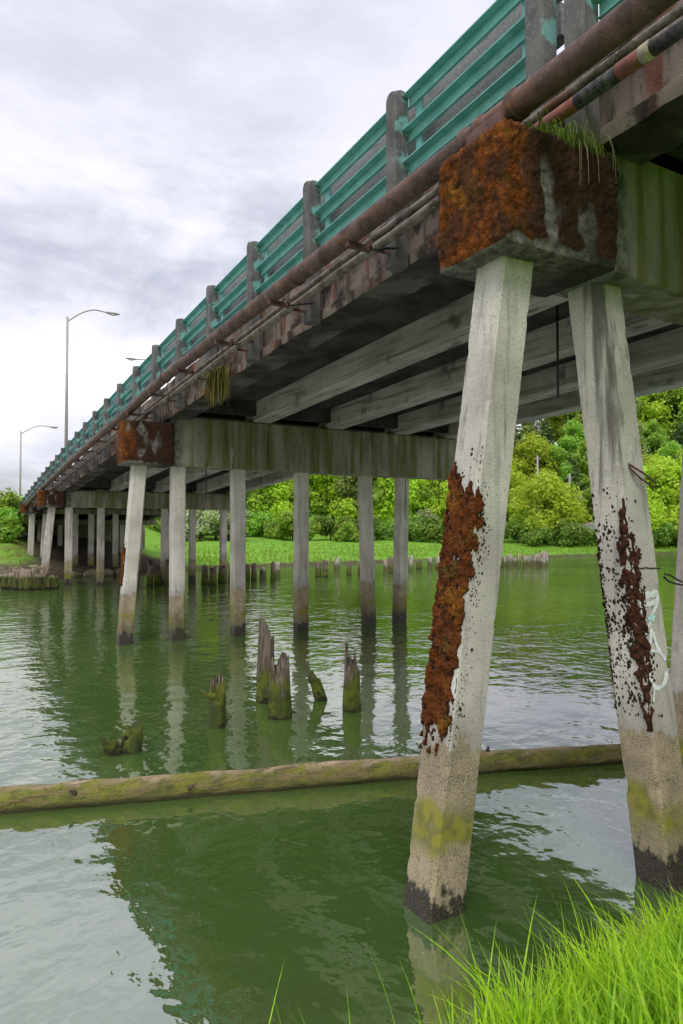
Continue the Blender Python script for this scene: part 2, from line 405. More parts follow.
M['retain'] = mat_simple('retaining_concrete', (.36,.36,.35), (.28,.28,.27), 2, .9)
M['leaf_bright'] = mat_leaf('leaves_yellow_green', ((.44,.60,.04),(.56,.70,.07),(.30,.48,.03)), .47)
M['leaf_mid'] = mat_leaf('leaves_mid_green', ((.27,.46,.05),(.40,.58,.08),(.16,.32,.035)), .45)
M['leaf_dark'] = mat_leaf('needles_dark_green', ((.085,.16,.05),(.13,.22,.065),(.045,.09,.03)), .25)
M['leaf_shrub'] = mat_leaf('leaves_shrub', ((.17,.30,.04),(.30,.44,.07),(.08,.16,.025)), .4)
M['leaf_grey'] = mat_leaf('leaves_olive', ((.30,.38,.10),(.40,.46,.13),(.18,.26,.06)), .42)
M['blossom'] = mat_leaf('white_blossom', ((.62,.62,.52),(.70,.70,.62),(.40,.45,.28)), .3)
M['grass'] = mat_leaf('grass_blades', ((.30,.56,.012),(.42,.68,.02),(.20,.44,.012)), .48)
def mat_grass():
    k = N('bank_grass_blades'); p = k.pos(); c = k.noise(k.scale(p, (30, 30, 2.5)), 1.6, 2); b = k.noise(p, 2.2, 3); z = k.sep(p)[2]
    col = k.mix(k.mr(c, .35, .65), (.25,.50,.012), (.50,.74,.03)); col = k.mix(k.mr(b, .40, .62, 0, .5), col, (.19,.41,.02))
    col = k.mix(k.mr(c, .66, .70, 0, .9), col, (.50,.46,.16)); col = k.mix(k.mr(c, .33, .29, 0, .8), col, (.09,.22,.02))
    k.fin(col, .5, .3)
    tr = k.n('ShaderNodeBsdfTranslucent'); k.put(tr.inputs[0], col); mx = k.n('ShaderNodeMixShader'); mx.inputs[0].default_value = .45
    k.t.links.new(k.b.outputs[0], mx.inputs[1]); k.t.links.new(tr.outputs[0], mx.inputs[2]); k.t.links.new(mx.outputs[0], k.out.inputs[0])
    return k.m
M['grass'] = mat_grass()
M['drygrass'] = mat_leaf('dry_stems', ((.45,.36,.20),(.38,.30,.16),(.30,.25,.12)), .2)
M['fern'] = mat_leaf('hanging_moss', ((.10,.11,.02),(.16,.13,.03),(.06,.05,.015)), .3)
M['tuft'] = mat_leaf('green_tuft', ((.16,.26,.02),(.24,.32,.04),(.10,.16,.015)), .3)

# ------------------------------------------------------------------ world, sun, camera
W = bpy.data.worlds.new('World'); S.world = W; W.use_nodes = True
wt = W.node_tree; wn = wt.nodes; wl = wt.links
SUN_EL, SUN_AZ = R(52), R(215)     # azimuth from +Y towards +X: behind and left of the viewer
class WN(N):
    def __init__(self): self.t = wt
w = WN()
sky = w.n('ShaderNodeTexSky', sky_type='NISHITA'); sky.sun_disc = False
sky.sun_elevation = SUN_EL; sky.sun_rotation = SUN_AZ; sky.air_density = 1.2; sky.dust_density = 2.5
gen = w.n('ShaderNodeTexCoord').outputs['Generated']
el = w.sep(gen)[2]
base = w.scale(gen, (1.0, 1.0, 1.55))
c1 = w.noise(base, 2.1, 9, .58, .35)
c2 = w.noise(w.scale(gen, (1, 1, 2.8)), 5.5, 8, .6, .2)
cl = w.math('ADD', w.math('MULTIPLY', c1, .68), w.math('MULTIPLY', c2, .32))
# a heavier, darker cloud deck about 20 degrees up, brighter broken cloud under it, thin veil above
deck = w.math('MULTIPLY', w.mr(el, .24, .32), w.mr(el, .36, .50, 1, 0))
low = w.math('MULTIPLY', w.mr(el, .03, .10), w.mr(el, .22, .32, 1, 0))
cl = w.math('ADD', cl, w.math('MULTIPLY', deck, -.085))
cl = w.math('ADD', cl, w.math('MULTIPLY', low, .095))
hi = w.mr(el, .40, .55)
cl = w.math('ADD', w.math('MULTIPLY', cl, w.math('SUBTRACT', 1., w.math('MULTIPLY', hi, .70))), w.math('MULTIPLY', hi, .70*.425))
ramp = w.n('ShaderNodeValToRGB'); w.put(ramp.inputs[0], cl)
cr = ramp.color_ramp
cr.elements[0].position = .30; cr.elements[0].color = (.40,.43,.51,1)
cr.elements[1].position = .60; cr.elements[1].color = (1.14,1.13,1.15,1)
e = cr.elements.new(.40); e.color = (.59,.61,.71,1)
e = cr.elements.new(.47); e.color = (.79,.79,.90,1)
e = cr.elements.new(.53); e.color = (.90,.89,.99,1)
grade = w.math('ADD', .86, w.mr(el, .60, 1.0, 0, 1.1))
cloud = w.n('ShaderNodeVectorMath', operation='SCALE'); w.put(cloud.inputs[0], ramp.outputs[0]); w.put(cloud.inputs['Scale'], w.math('MULTIPLY', grade, 10.1))
blue = w.math('MULTIPLY', w.mr(c2, .42, .58, .75, .15), w.mr(el, .0, .16, .8, .06))
sk = w.mix(blue, cloud.outputs[0], sky.outputs[0])
bg = wn['Background']; wl.new(sk, bg.inputs[0]); bg.inputs[1].default_value = .1
sun = bpy.data.lights.new('sun', 'SUN'); sun.energy = 1.5; sun.angle = R(25); sun.color = (1, .97, .92)
so = bpy.data.objects.new('sun', sun); C.objects.link(so)
sd = Vector((math.sin(SUN_AZ)*math.cos(SUN_EL), math.cos(SUN_AZ)*math.cos(SUN_EL), math.sin(SUN_EL)))
so.rotation_euler = sd.to_track_quat('Z', 'Y').to_euler(); so.location = (-20, -30, 40)
cam = bpy.data.cameras.new('camera'); cam.lens = 24; cam.sensor_width = 36; cam.clip_end = 2000; cam.clip_start = .05
co = bpy.data.objects.new('camera', cam); C.objects.link(co); co.location = (0,0,HC); co.rotation_euler = (math.pi/2+PH, 0, -TH)
S.camera = co
S.view_settings.view_transform = 'Standard'; S.view_settings.look = 'None'; S.view_settings.gamma = 1; S.view_settings.exposure = .40
S.render.engine = 'CYCLES'; S.cycles.use_denoising = True; S.cycles.max_bounces = 8; S.cycles.diffuse_bounces = 4

# ------------------------------------------------------------------ ground and water
NEAR = [(-60,-6),(-4,1.5),(0,1.85),(1.2,2.25),(2.1,2.58),(3.2,2.68),(4.2,2.70),(6,2.72),(10,2.8),(80,-8)]
FAR = [(-200,25),(-5,33),(2.9,33.9),(3.9,37),(6,41),(10,43.5),(14,45),(18,46),(30,46.8),(45,48),(74,50),(110,47),(220,30)]
def near_d(x, y): return (interp(x, NEAR) - y) * .93
def far_d(x, y): return y - interp(x, FAR)
def terrain(x, y):
    dn, df = near_d(x, y), far_d(x, y)
    if dn > -3:
        z = interp(dn, [(-3,-1.3),(-.3,-.25),(0,.0),(.35,.22),(1.9,1.05),(6,1.7),(40,3)])
        return z + .04*fbm(x*1.7, y*1.7, 0)
    if df < -3: return -1.3
    xx = x - .33*max(0, y-45); wl_ = sstep(11, 5.5, xx); df += .55*max(0, x-40)*(1-wl_)*sstep(4, 30, df) if df > 0 else 0
    a = interp(df, [(-3,-1.3),(0,-.08),(.5,.28),(5,.6),(14,1.0),(28,1.6),(40,2.6),(60,8),(100,19),(170,26),(400,30)])
    b = interp(df, [(-3,-1.3),(0,-.08),(.3,.35),(4,.7),(10,1.5),(18,2.7),(24,3.3),(300,4)])
    return lerp(a, b, wl_) + .10*fbm(x*.35, y*.35, 3)*min(1, max(0, df+.3))
def axis(fine, coarse):
    out = []
    for a, b, s in fine + coarse:
        x = a
        while x < b - 1e-6: out.append(round(x, 3)); x += s
    return sorted(set(out))
xs = axis([(-3,9,.2),(9,60,1.2),(60,130,3)], [(-400,-40,40),(-40,-3,3),(130,300,12),(300,901,60)])
ys = axis([(-2,4,.2),(4,30,2),(30,60,.8),(60,110,3)], [(-300,-30,30),(-30,-2,3),(110,200,8),(200,901,50)])
g = MB()
for y in ys:
    for x in xs: g.v.append((x, y, terrain(x, y)))
nx = len(xs)
for j in range(len(ys)-1):
    for i in range(nx-1):
        k = j*nx+i; g.f.append((k, k+1, k+nx+1, k+nx))
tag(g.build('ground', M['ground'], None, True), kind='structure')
wtr = MB(); wtr.v = [(-400,-40,0),(400,-40,0),(400,120,0),(-400,120,0)]; wtr.f = [(0,1,2,3)]
tag(wtr.build('water', M['water']), kind='structure')

# ------------------------------------------------------------------ the bridge
SPANS = [-8.5, 3.86, 16.18, 34.44, 44.0, 56.5]
bridge = thing('concrete_bridge', (8.7, 24, 0), 'long humped concrete road bridge with mossy pier caps standing on slender piles in the river', 'bridge')
def section_loft(mb, sec, y0, y1, step, jit=0.0):
    """sec: (x, offset from rail line) polygon, lofted along the bridge"""
    n = max(1, int(round((y1-y0)/step))); rings = []
    for k in range(n+1):
        y = y0 + (y1-y0)*k/n
        rings.append([(x + jit*fbm(x*3, y*5, dz*5), y, zr(y)+dz + jit*fbm(x*3+9, y*6, dz*6)) for x, dz in sec])
    mb.loft(rings)
    return mb
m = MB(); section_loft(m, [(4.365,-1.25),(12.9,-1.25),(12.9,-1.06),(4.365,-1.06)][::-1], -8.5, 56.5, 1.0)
m.build('deck_slab', M['stain_shade'], bridge)
m = MB(); section_loft(m, [(4.9,-1.056),(12.5,-1.056),(12.5,-.99),(4.9,-.99)][::-1], -8.5, 56.5, 1.0)
m.build('road_surface', M['asphalt'], bridge)
GX = [(6.43,6.91),(8.53,9.01),(10.65,11.13),(12.42,12.897)]
for a, b in zip(SPANS, SPANS[1:]):
    st = .14 if b < 40 else .5
    if b < 0: st = 1
    m = MB()
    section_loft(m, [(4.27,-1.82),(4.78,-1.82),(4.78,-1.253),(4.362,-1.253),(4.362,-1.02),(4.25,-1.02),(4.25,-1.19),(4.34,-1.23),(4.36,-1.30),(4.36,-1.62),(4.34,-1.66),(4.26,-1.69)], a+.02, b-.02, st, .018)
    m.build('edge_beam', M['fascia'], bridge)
    for x0, x1 in GX:
        m = MB(); section_loft(m, [(x0,-1.70),(x0+.03,-1.73),(x1-.03,-1.73),(x1,-1.70),(x1,-1.252),(x0,-1.252)][::-1], a+.03, b-.03, .8, .004)
        m.build('girder', M['girder'], bridge)
    for yy in (a+.36, b-.36):
        if yy < -7: continue
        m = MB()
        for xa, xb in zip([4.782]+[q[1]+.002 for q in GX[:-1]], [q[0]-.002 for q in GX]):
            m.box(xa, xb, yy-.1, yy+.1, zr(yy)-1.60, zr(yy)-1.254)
        m.build('diaphragm', M['stain_shade'], bridge)

def lumpy_box(x0,x1,y0,y1,z0,z1,res,amp,mask):
    """box whose faces are fine grids pushed out by moss; returns MB and moss attribute"""
    m = MB(); att = []; cx, cy, cz = (x0+x1)/2,(y0+y1)/2,(z0+z1)/2
    idx = {}
    nx_, ny_, nz_ = [max(2,int((b-a)/res)) for a,b in ((x0,x1),(y0,y1),(z0,z1))]
    def vid(i,j,k):
        if (i,j,k) in idx: return idx[(i,j,k)]
        p = Vector((lerp(x0,x1,i/nx_), lerp(y0,y1,j/ny_), lerp(z0,z1,k/nz_)))
        nrm = Vector((-1 if i==0 else (1 if i==nx_ else 0), -1 if j==0 else (1 if j==ny_ else 0), -1 if k==0 else (1 if k==nz_ else 0))).normalized()
        mk = mask(p, nrm)
        h = amp*mk*(.35+.9*max(0,.5+.5*fbm(p.x*9,p.y*9,p.z*9,3)) + .45*mn.noise(p*30) + .5*mn.noise(p*62)) + .006*mn.noise(p*11)
        idx[(i,j,k)] = m.vert(p+nrm*h); att.append(mk)
        return idx[(i,j,k)]
    for i in range(nx_):
        for j in range(ny_):
            m.face(vid(i,j,0),vid(i,j+1,0),vid(i+1,j+1,0),vid(i+1,j,0)); m.face(vid(i,j,nz_),vid(i+1,j,nz_),vid(i+1,j+1,nz_),vid(i,j+1,nz_))
    for i in range(nx_):
        for k in range(nz_):
            m.face(vid(i,0,k),vid(i+1,0,k),vid(i+1,0,k+1),vid(i,0,k+1)); m.face(vid(i,ny_,k),vid(i,ny_,k+1),vid(i+1,ny_,k+1),vid(i+1,ny_,k))
    for j in range(ny_):
        for k in range(nz_):
            m.face(vid(0,j,k),vid(0,j,k+1),vid(0,j+1,k+1),vid(0,j+1,k)); m.face(vid(nx_,j,k),vid(nx_,j+1,k),vid(nx_,j+1,k+1),vid(nx_,j,k+1))
    return m, att

PH_ = .157   # half width of a pile
def pile(bx, by, tx, ty, tz, parent, zb=-1.25, h=PH_, stain=0.):
    n = max(8, int((tz-zb)/(.035 if by < 8 else .12))); rings = []
    for k in range(n+1):
        z = lerp(zb, tz, k/n); t = z/tz
        cx, cy = lerp(bx,tx,t), lerp(by,ty,t)
        C_ = [.020 + .035*max(0, mn.noise(Vector((bx+q*5, z*7.5, by)))-.30)*2 + .009*abs(mn.noise(Vector((bx+q*3, z*19, by)))) for q in range(4)]
        sec = [(-h+C_[0],-h),(h-C_[1],-h),(h,-h+C_[1]),(h,h-C_[2]),(h-C_[2],h),(-h+C_[3],h),(-h,h-C_[3]),(-h,-h+C_[0])]
        rings.append([(cx+sx+.003*fbm(sx*9+bx,z*2,sy*9+by), cy+sy+.003*fbm(sy*9+bx,z*2+7,sx*9), z) for sx,sy in sec])
    m = MB(); m.loft(rings); att = []
    for r in rings:
        v = stain*interp(r[0][2], [(1.6,0),(2.6,.45),(3.3,.8),(4.6,1.0)])
        att += [v, 0, 0, 0, 0, 0, 0, v]
    return m.build('pile', M['pile'], parent, False, {'stain': att})

def pier(y, zb, zt, zblk, piles, res, label=None):
    m = MB(); n = 40; hw = .30
    m.box(4.37, 13.0, y-hw, y+hw, zb, zt, .02)
    cap = m.build('pier_cap', M['cap'], bridge)
    def mask(p, nr):
        v = .98 + .85*fbm(p.x*3.4+y, p.y*3.4, p.z*1.8, 5)
        v -= .38*sstep(3.52, 3.66, p.x)*sstep(3.86, 3.68, p.x) + .40*sstep(3.9, 4.0, p.x)*sstep(4.2, 4.1, p.x)   # bare concrete bands
        v += .40*sstep(-.3, -1, nr.x)
        v -= .8*sstep(zb+.10, zb+.01, p.z+.05*mn.noise(p*6))
        v += .25*sstep(zblk-.2, zblk, p.z)
        if nr.z < -.5: v -= 1.2
        return max(0., min(1., v))
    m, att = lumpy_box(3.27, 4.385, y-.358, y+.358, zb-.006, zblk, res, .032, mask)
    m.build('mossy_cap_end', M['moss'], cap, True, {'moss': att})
    out = []
    for p in piles:
        out.append(pile(*p[:4], zb+.01, bridge, stain=p[4] if len(p) > 4 else 0.))
    return cap, out
cap1, P1 = pier(3.86, 4.61, zr(3.86)-1.735, 5.436, [(2.90,3.86,3.60,3.86,.42),(4.63,3.30,4.62,3.90,1.),(5.85,3.95,6.36,3.95),(7.9,3.86,7.9,3.86),(9.9,3.86,9.9,3.86),(11.1,3.86,11.0,3.86)], .0155)
cap2, P2 = pier(16.18, 4.126, zr(16.18)-1.735, 5.10, [(3.38,16.18,3.68,16.18),(4.6,16.18,4.6,16.18),(6.14,16.18,6.12,16.18),(7.89,16.18,7.89,16.18),(9.98,16.18,9.85,16.18),(11.0,16.18,11.1,16.18)], .05)
cap3, P3 = pier(34.44, 3.70, zr(34.44)-1.735, 4.45, [(3.5,34.44,3.85,34.44),(4.6,34.44,4.6,34.44),(6.05,34.44,6.05,34.44),(7.7,34.44,7.7,34.44),(9.13,34.44,9.13,34.44),(10.57,34.44,10.57,34.44),(12.24,34.44,12.24,34.44)], .08)
cap4, P4 = pier(44.0, 3.62, zr(44)-1.735, 4.15, [(3.75,44,3.85,44),(4.4,44,4.6,44),(6.24,44,6.24,44),(7.16,44,7.16,44),(8.6,44,8.6,44),(10.0,44,10.0,44),(12,44,12,44)], .1)
cap5, P5 = pier(51.5, 3.02, zr(51.5)-1.735, 3.62, [(3.35,51.5,4.0,51.5),(5.0,51.5,5.0,51.5),(6.3,51.5,6.3,51.5),(8.37,51.5,8.37,51.5),(10.5,51.5,10.5,51.5),(11.8,51.5,11.8,51.5)], .1)
m = MB(); m.box(3.9, 13.4, 56.5, 57.3, .8, zr(56.5)-1.0, .03); m.build('abutment_wall', M['cap'], bridge)

# ---- moss and marks growing on the piles
def pile_surface(bx, by, tx, ty, tz, h=PH_):
    def P(u, z, off):
        t = z/tz; cx, cy = lerp(bx,tx,t), lerp(by,ty,t)
        if u < 0: p = Vector((cx-h, cy-h-u, z)); nr = Vector((-1,0,0))
        else: p = Vector((cx-h+u, cy-h, z)); nr = Vector((0,-1,0))
        k = sstep(.05, 0, abs(u))
        nr = (nr*(1-k) + Vector((-1,-1,0)).normalized()*k).normalized()
        return p + nr*(off - .012*k)
    return P
def moss_patch(P, u0, u1, z0, z1, res, mask, amp, seed, parent, mat, name='moss', fr=9, fa=.55):
    m = MB(); att = []
    nu, nz = int((u1-u0)/res), int((z1-z0)/res)
    mk = {}
    for j in range(nz+1):
        for i in range(nu+1):
            u, z = lerp(u0,u1,i/nu), lerp(z0,z1,j/nz)
            v = mask(u, z) + fa*fbm(u*fr+seed, z*fr*.55, seed, 5)
            s = sstep(-.02, .42, v); mk[i,j] = s
            h = -.02 + s*(.023 + amp*max(0, .55+.6*fbm(u*16+seed, z*14, 1, 3)) + .014*mn.noise(Vector((u*60, z*60, seed))) + .010*mn.noise(Vector((u*110, z*110, seed))))
            m.vert(P(u, z, h)); att.append(s)
    for j in range(nz):
        for i in range(nu):
            if max(mk[i,j],mk[i+1,j],mk[i,j+1],mk[i+1,j+1]) <= .001: continue
            k = j*(nu+1)+i; m.face(k,k+1,k+nu+2,k+nu+1)
    return m.build(name, mat, parent, True, {'moss': att})
def specks(P, pts, parent, mat, name='moss_specks'):
    m = MB()
    for u, z, r in pts:
        n = 7; b = len(m.v); c = m.vert(P(u, z, r*.45))
        ring = []
        for i in range(n):
            a = 2*math.pi*i/n; rr = r*random.uniform(.65,1.3)
            ring.append(m.vert(P(u+rr*math.cos(a), z+rr*1.25*math.sin(a), -.003)))
        for i in range(n): m.face(c, ring[i], ring[(i+1)%n])
    return tag(m.build(name, mat, parent), kind='stuff')
M['pilemoss'] = mat_moss('pile_moss', (.05,.03,.02), False)
PA = pile_surface(2.90,3.86,3.60,3.86,4.62)
def maskA(u, z):
    lim = interp(z, [(1.1,-.02),(1.6,-.01),(2.2,.02),(2.6,.07),(2.9,.06),(3.05,-.12),(3.2,-.2)])
    v = min(sstep(lim+.06, lim-.06, u)*1.0, 1) - .35
    v -= .6*sstep(1.32, 1.14, z) + .75*sstep(2.78, 3.02, z)*sstep(-.29,-.12,u) + .8*sstep(2.95,3.15,z)
    v -= .12*sstep(-.27,-.312,u)
    return v
moss_patch(PA, -.312, .15, 1.05, 3.2, .0085, maskA, .034, 3.1, P1[0], M['pilemoss'], 'moss', 20, .75)
pts = []
for _ in range(520):
    z = random.uniform(1.12, 3.15); lim = interp(z, [(1.1,.0),(1.6,.03),(2.6,.10),(3.0,.0)])
    pts.append((lim+abs(random.gauss(0,.045))-.02, z, random.uniform(.003,.012)))
for _ in range(40): pts.append((random.uniform(-.3,.02), random.uniform(2.7,3.2), random.uniform(.006,.02)))
specks(PA, pts, P1[0], M['darkmoss'])
PB = pile_surface(4.63,3.30,4.62,3.90,4.62)
def maskB(u, z):
    wd = interp(z, [(1.2,.03),(1.5,.07),(2.0,.085),(2.45,.075),(2.7,.03),(2.85,0)])
    return sstep(wd+.06, wd-.03, abs(u+.005))*.95 - .38 - .25*sstep(1.5,1.1,z)
M['brownmoss'] = mat_simple('brown_moss', (.020,.011,.008), (.075,.030,.016), 26, .95, .1, .7, .015)
moss_patch(PB, -.17, .15, 1.12, 2.85, .0095, maskB, .022, 8.3, P1[1], M['brownmoss'], 'moss', 20, .8)
pts = []
for _ in range(1900):
    z = random.triangular(1.15, 2.95, 1.7)
    if random.random() < .55: u = -abs(random.gauss(0,.15))
    else: u = abs(random.gauss(0,.05))
    if random.random() < .14: u = -.30+abs(random.gauss(0,.02))
    if -.302 < u < .2 and fbm(u*7,z*5,4)+.3*random.random() > -.05: pts.append((u, z, random.uniform(.006,.019)))
specks(PB, pts, P1[1], M['darkmoss'])
PA2 = pile_surface(3.38,16.18,3.68,16.18,4.136)
moss_patch(PA2, -.31, .05, 1.15, 2.5, .03, lambda u,z: .35-.9*sstep(-.12,.02,u)-.6*sstep(1.4,1.2,z)-.5*sstep(2.1,2.45,z), .05, 5.5, P2[0], M['pilemoss'])
# graffiti and fittings on the second pile
def onB(px, py, off=.004):
    z = 2.
    for _ in range(12):
        y = lerp(3.30, 3.90, z/4.62) - PH_ - off
        d = ray(px, py); s = y/d.y; z = HC + d.z*s
    return Vector((d.x*s, y, z))
def stroke(m, pts, wd, off=.004):
    q = [onB(570+x/3.66, 440+y/3.66, off) for x, y in pts]
    sm = []
    for j, (a, b) in enumerate(zip(q, q[1:])):
        a0, b1 = q[max(j-1,0)], q[min(j+2,len(q)-1)]
        for i in range(7):
            t = i/7; sm.append(.5*((2*a)+(b-a0)*t+(2*a0-5*a+4*b-b1)*t*t+(3*a-a0-3*b+b1)*t**3))
    sm.append(q[-1]); q = sm
    rows = []
    for k, p in enumerate(q):
        t = (q[min(k+1,len(q)-1)]-q[max(k-1,0)]).normalized(); sd_ = t.cross(Vector((0,1,0))).normalized()
        ww = wd*2.3*(.8+.5*mn.noise(p*25)) * (1 if 0 < k < len(q)-1 else .5)
        rows.append((p+sd_*ww, p-sd_*ww))
    b = len(m.v)
    for a, c in rows: m.v += [tuple(a), tuple(c)]
    for k in range(len(rows)-1): m.f.append((b+2*k, b+2*k+1, b+2*k+3, b+2*k+2))
m = MB()
for i, (pp, wd) in enumerate((([(255,572),(285,566),(322,560)],.013),([(258,572),(268,640),(282,715)],.010),([(322,562),(318,600),(300,640),(288,690)],.009),([(300,690),(292,760),(288,830)],.008),
        ([(302,700),(322,760),(350,805)],.008),([(296,770),(338,778)],.007),([(292,842),(300,885),(322,908),(345,890),(354,845)],.010),([(310,905),(306,960)],.004),([(270,600),(292,600),(315,590)],.012))):
    stroke(m, pp, wd, .004+.0006*i)
m.build('graffiti', M['paint'], P1[1])
m = MB(); stroke(m, [(285,655),(298,650),(310,655)], .012, .011); m.build('blue_spray_spot', M['bluepaint'], P1[1])
m = MB(); q = [onB(628,463,-.03), onB(629.5,464.5,.02), onB(643,473,.07), onB(655,482,.10), onB(657.5,487,.10), onB(652,486,.085), onB(640,478,.055), onB(630,468,.015), onB(628.5,465,-.03)]
m.tube(q, .0085, 8); m.build('rebar_loop', M['iron'], P1[1], True)
m = MB(); q = [onB(632+k*3.6, 568+random.uniform(-.5,.5), .004) for k in range(9)]; m.tube(q, .005, 6); m.build('wire_band', M['wire'], P1[1])
m = MB()
def onC(px, py, yy=3.72):
    d = ray(px, py); s = yy/d.y; return Vector((d.x*s, yy, HC+d.z*s))
m.tube([onC(682,582),onC(676,579),onC(670,575),onC(665,574),onC(664,577),onC(668,581),onC(676,584),onC(684,585)], .008, 8); m.build('wire_loop', M['wire'], P1[2], True)
# hanging drain rods below the girders
for px, yb, yt, Y in ((558,397,290,7.4),(327,505,470,19.2),(439,505,470,19.2),(206,500,470,21.0)):
    d = ray(px, yb); s = Y/d.y; x = d.x*s; zb = HC+d.z*s
    m = MB(); m.tube([(x,Y,zb),(x,Y,zr(Y)-1.26)], .018, 8); m.build('drain_pipe', M['wire'], bridge, True)

# ------------------------------------------------------------------ railing
YP = [-4.4,-2.3,-.35,1.62,3.60,4.02]+[6.13+2.08*k for k in range(25)]
rail = thing('bridge_railing', (4.2, 20, 4.5), 'teal painted steel rails between grey concrete posts along the near edge of the bridge', 'railing')
m0 = MB(); hx, hy = .095, .10
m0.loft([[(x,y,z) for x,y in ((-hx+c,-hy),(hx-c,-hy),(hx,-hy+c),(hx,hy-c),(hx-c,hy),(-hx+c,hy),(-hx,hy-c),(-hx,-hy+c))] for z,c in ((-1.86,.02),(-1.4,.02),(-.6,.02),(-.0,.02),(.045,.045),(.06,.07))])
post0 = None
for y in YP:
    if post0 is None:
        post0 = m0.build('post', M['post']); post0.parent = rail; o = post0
    else:
        o = post0.copy(); C.objects.link(o)
    o.location = (4.155-4.2, y-20, zr(y)+.0-4.5); o.rotation_euler = (random.uniform(-.006,.006), random.uniform(-.008,.008), random.uniform(-.03,.03))
LV = (0, -.375, -.73)
def railbar(a, b, dz):
    """web with an out-turned top flange and a small bottom lip"""
    sec = [(4.250,0),(4.150,0),(4.150,-.012),(4.238,-.012),(4.238,-.120),(4.215,-.124),(4.215,-.134),(4.250,-.134)]
    m = MB(); n = 2; rings = []
    for k in range(n+1):
        y = lerp(a,b,k/n); rings.append([(x,y,zr(y)+dz+z) for x,z in sec])
    m.loft(rings); return m
for a, b in zip(YP, YP[1:]):
    if b-a < 1 or a < -1: continue
    for dz in LV: railbar(a+.102, b-.102, dz).build('rail', M['teal'], rail)
    m = MB()
    for dz, hh in ((-.045,.12), (-.42,.14)):
        m = MB(); rings = [[(4.40,y,zr(y)+dz-hh),(4.52,y,zr(y)+dz-hh),(4.52,y,zr(y)+dz+hh),(4.40,y,zr(y)+dz+hh)] for y in (a+.01,(a+b)/2,b-.01)]
        m.loft(rings); m.build('inner_rail', M['grey'], rail)
    for yy in (a+.26, b-.26):
        z = zr(yy); m = MB(); m.box(4.253, 4.29, yy-.05, yy+.05, z-.90, z-.02)
        m.build('rail_bracket', M['teal'], rail)

# ------------------------------------------------------------------ pipes along the edge
big = thing('rusty_water_pipe', (3.5, 25, 4.5), 'thick rusty brown pipe running along the outside of the bridge railing', 'pipe')
def zbig(y): return zr(y) - interp(y, [(-6,1.72),(6,1.68),(9,1.62),(13,1.54),(17,1.60),(60,1.60)])
ysamp = [-7+.7*k for k in range(92)]
m = MB(); m.tube([(3.5+.012*fbm(0,y*.4,2), y, zbig(y)+.01*fbm(3,y*.4,2)) for y in ysamp], .098, 18, True); m.build('pipe_run', M['rust'], big, True)
for y in [3.62,3.98,4.16]+[7.3+5.9*k for k in range(9)]:
    m = MB(); m.tube([(3.5,y-.028,zbig(y)),(3.5,y+.028,zbig(y))], .114, 18); m.build('coupling', M['rust'], big, True)
for y in [6.0]+[6.13+2.08*k-.2 for k in range(1,23)]:
    z = zbig(y); m = MB()
    m.box(3.44, 3.72, y-.035, y+.035, z-.135, z-.085); m.box(3.70,3.73,y-.035,y+.035,z-.14,z-.03)
    br = m.build('bracket', M['bracket'], big)
    m = MB(); m.tube([(3.72,y,z-.11),(4.07,y,z-.02)], .014, 6); m.build('hanger_rod', M['wire'], br)
m = MB(); z = 5.44; m.box(3.33,3.36,3.60,3.98,z-.03,z+.16); m.box(3.36,3.68,3.60,3.98,z-.03,z+.05,.008); m.build('saddle', M['bracket'], big)
small = thing('small_pipe', (3.9, 25, 4.4), 'thinner lichen-spotted conduit pipe fixed just under the thick rusty pipe', 'pipe')
def zsm(y): return zr(y) - 1.655
m = MB(); m.tube([(3.9+.012*fbm(5,y*.6,2), y, zsm(y)+.014*fbm(8,y*.6,2)) for y in ysamp if y > 2.9 or True], .05, 12); m.build('pipe_run', M['spipe'], small, True)
for y0, y1, r, mt in ((2.88,3.06,.058,'redpaint'),(2.80,2.88,.060,'cream'),(3.06,3.42,.055,'black'),(-.5,2.80,.055,'black'),(3.42,3.98,.053,'redpaint')):
    m = MB(); m.tube([(3.9,y0,zsm(y0)),(3.9,(y0+y1)/2,zsm((y0+y1)/2)),(3.9,y1,zsm(y1))], r, 14); m.build('painted_sleeve', M[mt], small, True)
for y in [6.13+2.08*k for k in range(23)]:
    m = MB(); m.box(3.87,4.08,y-.02,y+.02,zsm(y)-.075,zsm(y)-.045); m.build('clamp', M['bracket'], small)
cond = thing('upper_conduit', (4.02, 25, 4.6), 'narrow dark conduit pipe tucked behind the two bigger pipes on the bridge edge', 'pipe')
m = MB(); m.tube([(4.02, y, zr(y)-1.44) for y in ysamp], .036, 10); m.build('pipe_run', M['spipe'], cond, True)

# plants hanging on the bridge
def strands(n, cx, cy, z, sx, sy, ln, mat, name, wd=.006, spread=.12, lift=0.0):
    m = MB()
    for _ in range(n):
        p = Vector((cx+random.gauss(0,sx), cy+random.gauss(0,sy), z+random.uniform(-.03,.03)))
        L = ln*random.uniform(.4,1.1); dx, dy = random.gauss(-spread*.5,spread*.5), random.gauss(-spread*.2,spread)
        pts = []
        for k in range(6):
            t = k/5; pts.append(p + Vector((dx*math.sin(t*1.6), dy*math.sin(t*1.6), lift*math.sin(t*2.4) - L*t*t)))
        u = Vector((random.uniform(-1,1), random.uniform(-1,1), 0)).normalized()*wd
        b = len(m.v)
        for k, q in enumerate(pts):
            ww = u*(1-.75*k/5); m.v += [tuple(q-ww), tuple(q+ww)]
        for k in range(5): m.f.append((b+2*k,b+2*k+1,b+2*k+3,b+2*k+2))
    return m.build(name, mat)
o = strands(260, 4.15, 11.9, zr(11.9)-1.62, .06, .17, .62, M['fern'], 'hanging_fern', .018, .12)
tag(o, 'ragged clump of brownish green fern hanging from the bridge edge beam', 'plant')
